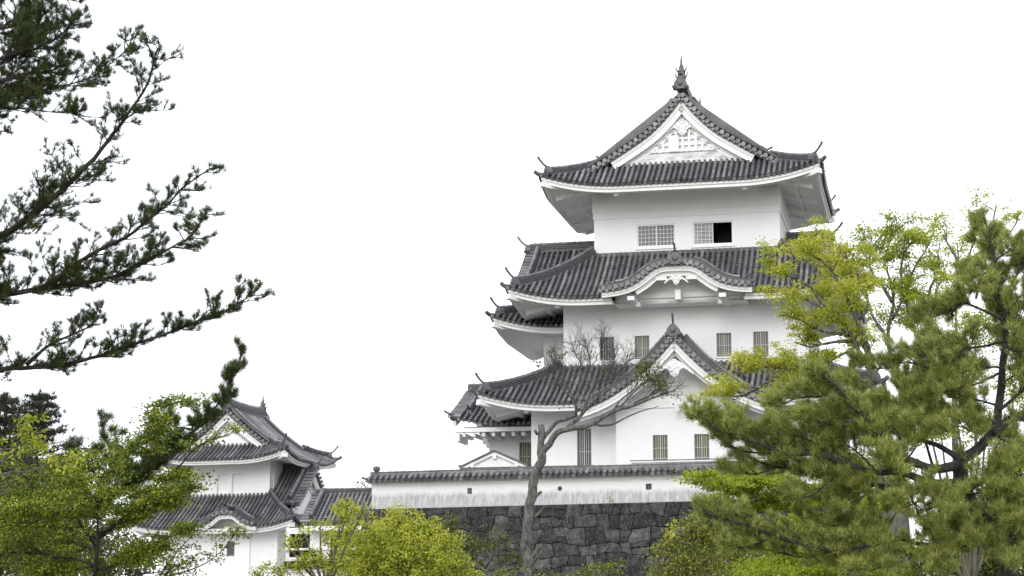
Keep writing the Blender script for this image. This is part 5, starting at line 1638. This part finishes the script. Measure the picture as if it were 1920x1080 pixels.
# --- tall spring trees, right
def spring_tree(seed, bx, Y, stems, label, leafmat, density=1.0, r=.12, leaf=.10, nl=16, clump=.3, newl=0.0):
    T = Tree(seed)
    base = at(bx, 1080, Y); base[2] = 0
    T.limb(np.vstack([[base], px_path([stems[0][0]], Y)]), r * 1.9, r * 1.4, .5, .03, 9)
    for i, pts in enumerate(stems):
        q = T.limb(px_path(pts, Y, Y + T.r.uniform(-1.5, 1.5)), r * (1 if i < 3 else .62), .02, .25, .03, 7)
        leafy_fill(T, q, 1.7 * density, (.4, 1.3), leaf, nleaf=int(nl * 1.9), clump=clump, flat=.6, up=.25, zs=.35, r=.02, t0=.38, width=.65, sub=4, newl=newl)
    return T.build('spring_tree', base, label, 'tree', L[leafmat], M['greybark'], group='spring trees beside the keep')
spring_tree(71, 1690, 66, [[(1690, 800), (1688, 720), (1665, 640), (1674, 567), (1669, 526), (1658, 495), (1668, 450), (1690, 425)], [(1690, 760), (1722, 660), (1705, 590), (1702, 545), (1712, 510), (1735, 470), (1752, 440)],
    [(1700, 740), (1727, 640), (1742, 585), (1756, 545), (1774, 522)], [(1674, 567), (1650, 530), (1630, 500), (1640, 460), (1660, 430)], [(1705, 590), (1695, 550), (1690, 500), (1700, 465), (1720, 450)], [(1742, 585), (1745, 540), (1760, 500), (1758, 470)],
    [(1671, 600), (1690, 570), (1700, 540)], [(1665, 640), (1640, 600), (1625, 560), (1620, 520)]],
    'tall open spring tree with several upright stems against the white sky', 'maple', 1.6, .115, .09, 15, .26, .2)
spring_tree(72, 1790, 60, [[(1790, 780), (1790, 650), (1795, 560), (1798, 500), (1792, 455)], [(1795, 560), (1815, 510), (1820, 470), (1830, 445)], [(1798, 500), (1785, 470), (1765, 440)], [(1830, 560), (1850, 450), (1868, 385)], [(1795, 520), (1840, 470), (1895, 440), (1915, 400)]],
    'thin spring tree half hidden behind the big pine at the upper right', 'yellow', .8, .07, .09, 12, .24)
spring_tree(73, 1650, 58, [[(1650, 820), (1640, 720), (1593, 627), (1547, 580), (1500, 560), (1467, 540)], [(1640, 720), (1620, 640), (1590, 560), (1560, 510), (1530, 480)], [(1633, 690), (1610, 600), (1600, 540), (1590, 490), (1580, 460)], [(1593, 627), (1540, 620), (1500, 600), (1465, 590)],
    [(1547, 580), (1520, 540), (1480, 520), (1440, 508)], [(1600, 640), (1560, 640), (1520, 650), (1490, 640)], [(1640, 720), (1560, 700), (1480, 690), (1420, 685), (1375, 690)], [(1560, 510), (1545, 480), (1520, 470)], [(1480, 690), (1430, 720), (1380, 745), (1345, 730)], [(1640, 720), (1580, 720), (1500, 730), (1460, 720)], [(1610, 600), (1625, 560), (1610, 520), (1600, 490)], [(1600, 640), (1570, 600), (1555, 560), (1545, 530)], [(1620, 640), (1590, 660), (1550, 680)]],
    'yellow-green spring tree overlapping the right side of the middle roof', 'yellow', 1.5, .1, .075, 26, .25, .45)

# --- old grey trunk and understorey behind the big pine
T = Tree(75)
base = at(1685, 1080, 54); base[2] = 0
T.limb(np.vstack([[base], px_path([(1688, 1080), (1684, 1000), (1680, 930), (1672, 880), (1660, 820)], 54)]), .42, .26, .3, .04, 11)
for pts in ([(1660, 820), (1640, 790), (1610, 770)], [(1672, 880), (1700, 830), (1720, 790), (1730, 740)], [(1665, 840), (1655, 790), (1650, 750)], [(1680, 930), (1630, 890), (1590, 880)]):
    q = T.limb(px_path(pts, 54, 53.5), .12, .03, .3, .03, 6)
    leafy_fill(T, q, 5, (.4, 1.0), .085, nleaf=20, clump=.26, flat=.4, up=.2, zs=.3, r=.02, t0=.3, width=.6)
T.build('old_tree', base, 'thick grey trunk standing behind the big pine on the right', 'tree', L['maple'], M['greybark'])
clump_tree(76, 'round_tree', [(1430, 1075, 60, 26, 0), (1500, 1060, 60, 34, .3), (1570, 1050, 55, 36, .2), (1500, 1000, 60, 30, .5), (1590, 990, 60, 40, .6), (1630, 1070, 50, 30, 0), (1560, 940, 50, 36, .4)],
           56, .10, 70, 'mid green rounded tree low behind the maple and the big pine', 'maple', clump=.24)
clump_tree(78, 'round_tree', [(1790, 700, 50, 50, 0), (1850, 800, 50, 40, .4), (1905, 720, 40, 60, .2), (1760, 810, 40, 30, 0), (1900, 850, 50, 40, .3), (1830, 620, 40, 50, .3), (1730, 760, 30, 40, 0), (1900, 620, 40, 60, .2), (1700, 880, 40, 25, 0)],
           44, .075, 26, 'loose green tree seen through the gaps of the big pine at the right edge', 'maple', clump=.26, zs=.35, shell=.4)
clump_tree(77, 'round_tree', [(1780, 1060, 60, 30, 0), (1840, 1040, 60, 50, .3), (1900, 1030, 55, 70, .2), (1870, 960, 60, 40, .5), (1920, 950, 50, 60, .3), (1900, 880, 40, 40, 0)],
           48, .09, 70, 'dark leafy tree at the right edge behind the big pine trunk', 'dark', clump=.22)

# --- big pine, right foreground
T = Tree(81)
YP = 28
base = at(1895, 1080, YP); base[2] = 0
sP = YP / F_PX
trunk = T.limb(np.vstack([[base], px_path([(1890, 1060), (1860, 1000), (1815, 930), (1800, 880), (1800, 858)], YP)]), .17, .10, .2, .01, 9)
def bp(pts, r0, r1, dy=0, near=.0): return T.limb(px_path(pts, YP - near, YP + dy - near), r0 * sP * .8, r1 * sP * .8, .1, .008, 7)
lead = bp([(1800, 862), (1830, 845), (1862, 810), (1872, 770), (1878, 700), (1885, 640), (1880, 560), (1865, 490), (1852, 440), (1845, 405)], 14, 2, .5)
l1 = bp([(1800, 870), (1750, 880), (1700, 860), (1660, 825), (1630, 790), (1600, 765), (1570, 725), (1540, 700)], 13, 2, -.6, .3)
l2 = bp([(1805, 905), (1750, 905), (1690, 885), (1640, 885), (1590, 868), (1540, 850), (1480, 850), (1420, 830), (1360, 810), (1318, 782)], 11, 1.8, -.3, .25)
l3 = bp([(1805, 912), (1740, 918), (1690, 917), (1640, 910), (1570, 895), (1520, 880), (1450, 875), (1400, 855)], 9, 1.6, .6)
l4 = bp([(1800, 862), (1770, 840), (1730, 825), (1690, 810), (1660, 790), (1640, 760)], 8, 1.5, .3, .2)
l5 = bp([(1820, 940), (1790, 1000), (1740, 1020), (1690, 1010), (1620, 1025), (1540, 1030), (1460, 1005), (1400, 985), (1320, 960)], 7, 1.5, -.6)
l6 = bp([(1862, 810), (1900, 790), (1950, 780)], 6, 2, .3); l7 = bp([(1872, 770), (1910, 740), (1950, 700)], 5, 2, -.4)
l8 = bp([(1690, 885), (1720, 960), (1745, 1000), (1760, 1040)], 4, 1.3, -.7)
up1 = bp([(1750, 880), (1730, 800), (1735, 740), (1745, 690)], 4, 1, .6); up2 = bp([(1880, 600), (1840, 580), (1800, 570), (1760, 590), (1735, 600)], 4, 1, .4)
up3 = bp([(1885, 640), (1840, 650), (1790, 660), (1740, 670)], 4, 1, -.6); up4 = bp([(1880, 560), (1905, 520), (1930, 480)], 4, 1.5, .3)
rest = [bp(p, 3.5, 1, d) for p, d in (
    ([(1630, 790), (1590, 800), (1540, 790), (1490, 780)], -.8), ([(1600, 770), (1570, 795), (1520, 785), (1470, 780)], .4), ([(1570, 728), (1540, 745), (1500, 745), (1450, 765)], -.2), ([(1540, 850), (1500, 838), (1450, 815), (1400, 800), (1360, 785)], .5),
    ([(1420, 830), (1390, 822), (1360, 805), (1335, 785)], -.4), ([(1480, 850), (1440, 850), (1390, 845), (1340, 815)], .2), ([(1660, 825), (1640, 780), (1610, 740), (1590, 700)], .6), ([(1690, 810), (1700, 760), (1690, 710), (1670, 690)], .3),
    ([(1800, 930), (1860, 920), (1920, 930)], -.8), ([(1690, 1010), (1640, 990), (1580, 985), (1520, 990)], .4), ([(1540, 1030), (1500, 1045), (1440, 1030), (1380, 1010)], .2), ([(1740, 1020), (1700, 1050), (1640, 1065), (1580, 1070)], -.5),
    ([(1872, 700), (1830, 720), (1780, 730), (1750, 750)], -.6), ([(1866, 790), (1830, 780), (1790, 770), (1760, 790)], .4), ([(1878, 720), (1905, 700), (1940, 640)], .2), ([(1865, 490), (1890, 470), (1900, 450)], .2), ([(1868, 500), (1830, 520), (1800, 510)], .1),
    ([(1820, 940), (1870, 980), (1920, 990)], -.9), ([(1860, 1000), (1800, 1040), (1760, 1075)], -.9), ([(1590, 868), (1560, 900), (1520, 930), (1480, 935)], -.5), ([(1640, 885), (1620, 930), (1580, 950)], -.4), ([(1740, 918), (1720, 940), (1680, 960)], -.8), ([(1890, 1060), (1920, 1020), (1940, 1000)], -.6),
    ([(1750, 905), (1780, 940), (1770, 970)], -1.0), ([(1700, 860), (1680, 880), (1640, 850)], -1.0), ([(1880, 620), (1915, 600), (1945, 590)], -.2), ([(1882, 580), (1850, 540), (1830, 545)], -.3))]
PP = dict(nd=26, nl=.125, w=.003, tuft_step=.06, candle=.3, r=.008, bare=.15)
for q, d in ((lead, 9), (l1, 9), (l2, 9), (l3, 9), (l4, 10), (l5, 11), (l6, 12), (l7, 12), (l8, 12), (up1, 13), (up2, 15), (up3, 15), (up4, 15)):
    pine_fill(T, q, d * 2.2, (.25, .75), t0=.38 if q is not lead else .45, flat=.6, up=.25, away=1.3, cones=.12, **PP)
rest += [bp(p, 3, 1, d) for p, d in (
    ([(1878, 690), (1840, 690), (1800, 700), (1770, 690)], .7), ([(1872, 760), (1835, 750), (1800, 740), (1770, 720)], -.3), ([(1866, 800), (1830, 810), (1800, 800), (1770, 810)], -.7), ([(1885, 650), (1910, 660), (1940, 650)], -.5),
    ([(1862, 810), (1890, 830), (1930, 840)], .5), ([(1730, 825), (1740, 790), (1720, 760), (1710, 720)], -.4), ([(1700, 860), (1720, 830), (1700, 790)], -.6), ([(1640, 880), (1600, 840), (1560, 820), (1520, 810)], -.3), ([(1590, 868), (1550, 840), (1500, 822), (1450, 800)], -.6),
    ([(1640, 910), (1600, 930), (1550, 960), (1500, 970)], .2), ([(1690, 917), (1680, 960), (1660, 990)], .5), ([(1620, 1025), (1600, 1050), (1560, 1060)], -.2), ([(1460, 1005), (1420, 1020), (1360, 1030)], -.3), ([(1880, 600), (1910, 560), (1930, 540)], -.6),
    ([(1740, 690), (1700, 680), (1650, 690), (1610, 680)], .6), ([(1790, 660), (1760, 640), (1740, 620)], .2), ([(1815, 930), (1850, 890), (1900, 870), (1940, 870)], -1.0), ([(1810, 960), (1850, 1030), (1900, 1060)], -1.1), ([(1450, 875), (1420, 890), (1370, 880)], .1),
    ([(1740, 1020), (1790, 1030), (1840, 1010)], -1.1), ([(1860, 1000), (1880, 950), (1910, 930)], -.8))]
for q in rest: pine_fill(T, q, 19, (.2, .6), t0=.1, flat=.6, up=.28, **PP)
T.build('pine_tree', base, 'big olive green pine with long needles and tan shoots filling the lower right foreground', 'tree', L['pine'], M['pinebark'], extra=L['candle'])

# --- leafy tree far behind the plaster wall's left end
T = Tree(91)
base = at(690, 1080, 140); base[2] = 0
q = T.limb(np.vstack([[base], px_path([(690, 960), (686, 920), (683, 905)], 140)]), .2, .03, .6, .03, 6)
for pts in ([(686, 925), (675, 915), (666, 912)], [(686, 918), (690, 908), (694, 902)], [(684, 912), (678, 905), (674, 903)]):
    q = T.limb(px_path(pts, 140), .04, .015, .3, .03, 4); leafy_fill(T, q, 1.5, (.2, .5), .16, nleaf=4, clump=.25, sub=2, r=.012)
T.build('distant_tree', base, 'tiny pale sprig of a distant tree over the corridor roof', 'tree', L['far'], M['twig'])

# --- sprig growing out of the wall foot
wp = keep_world(-2.6, -9.15, 8.33)
T = Tree(92)
q = T.limb(np.array([wp, wp + [.03, -.05, .14], wp + [-.03, -.12, .26]]), .012, .005, .05)
sprays(T, np.array([wp + [.0, -.1, .22], wp + [.08, -.08, .12], wp + [-.08, -.1, .2], wp + [.14, -.1, .06]]), .07, 16, .09, .8)
T.build('weed', wp, 'small green weed growing from the joint between plaster wall and stone wall', 'plant', L['yellow'], M['twig'])
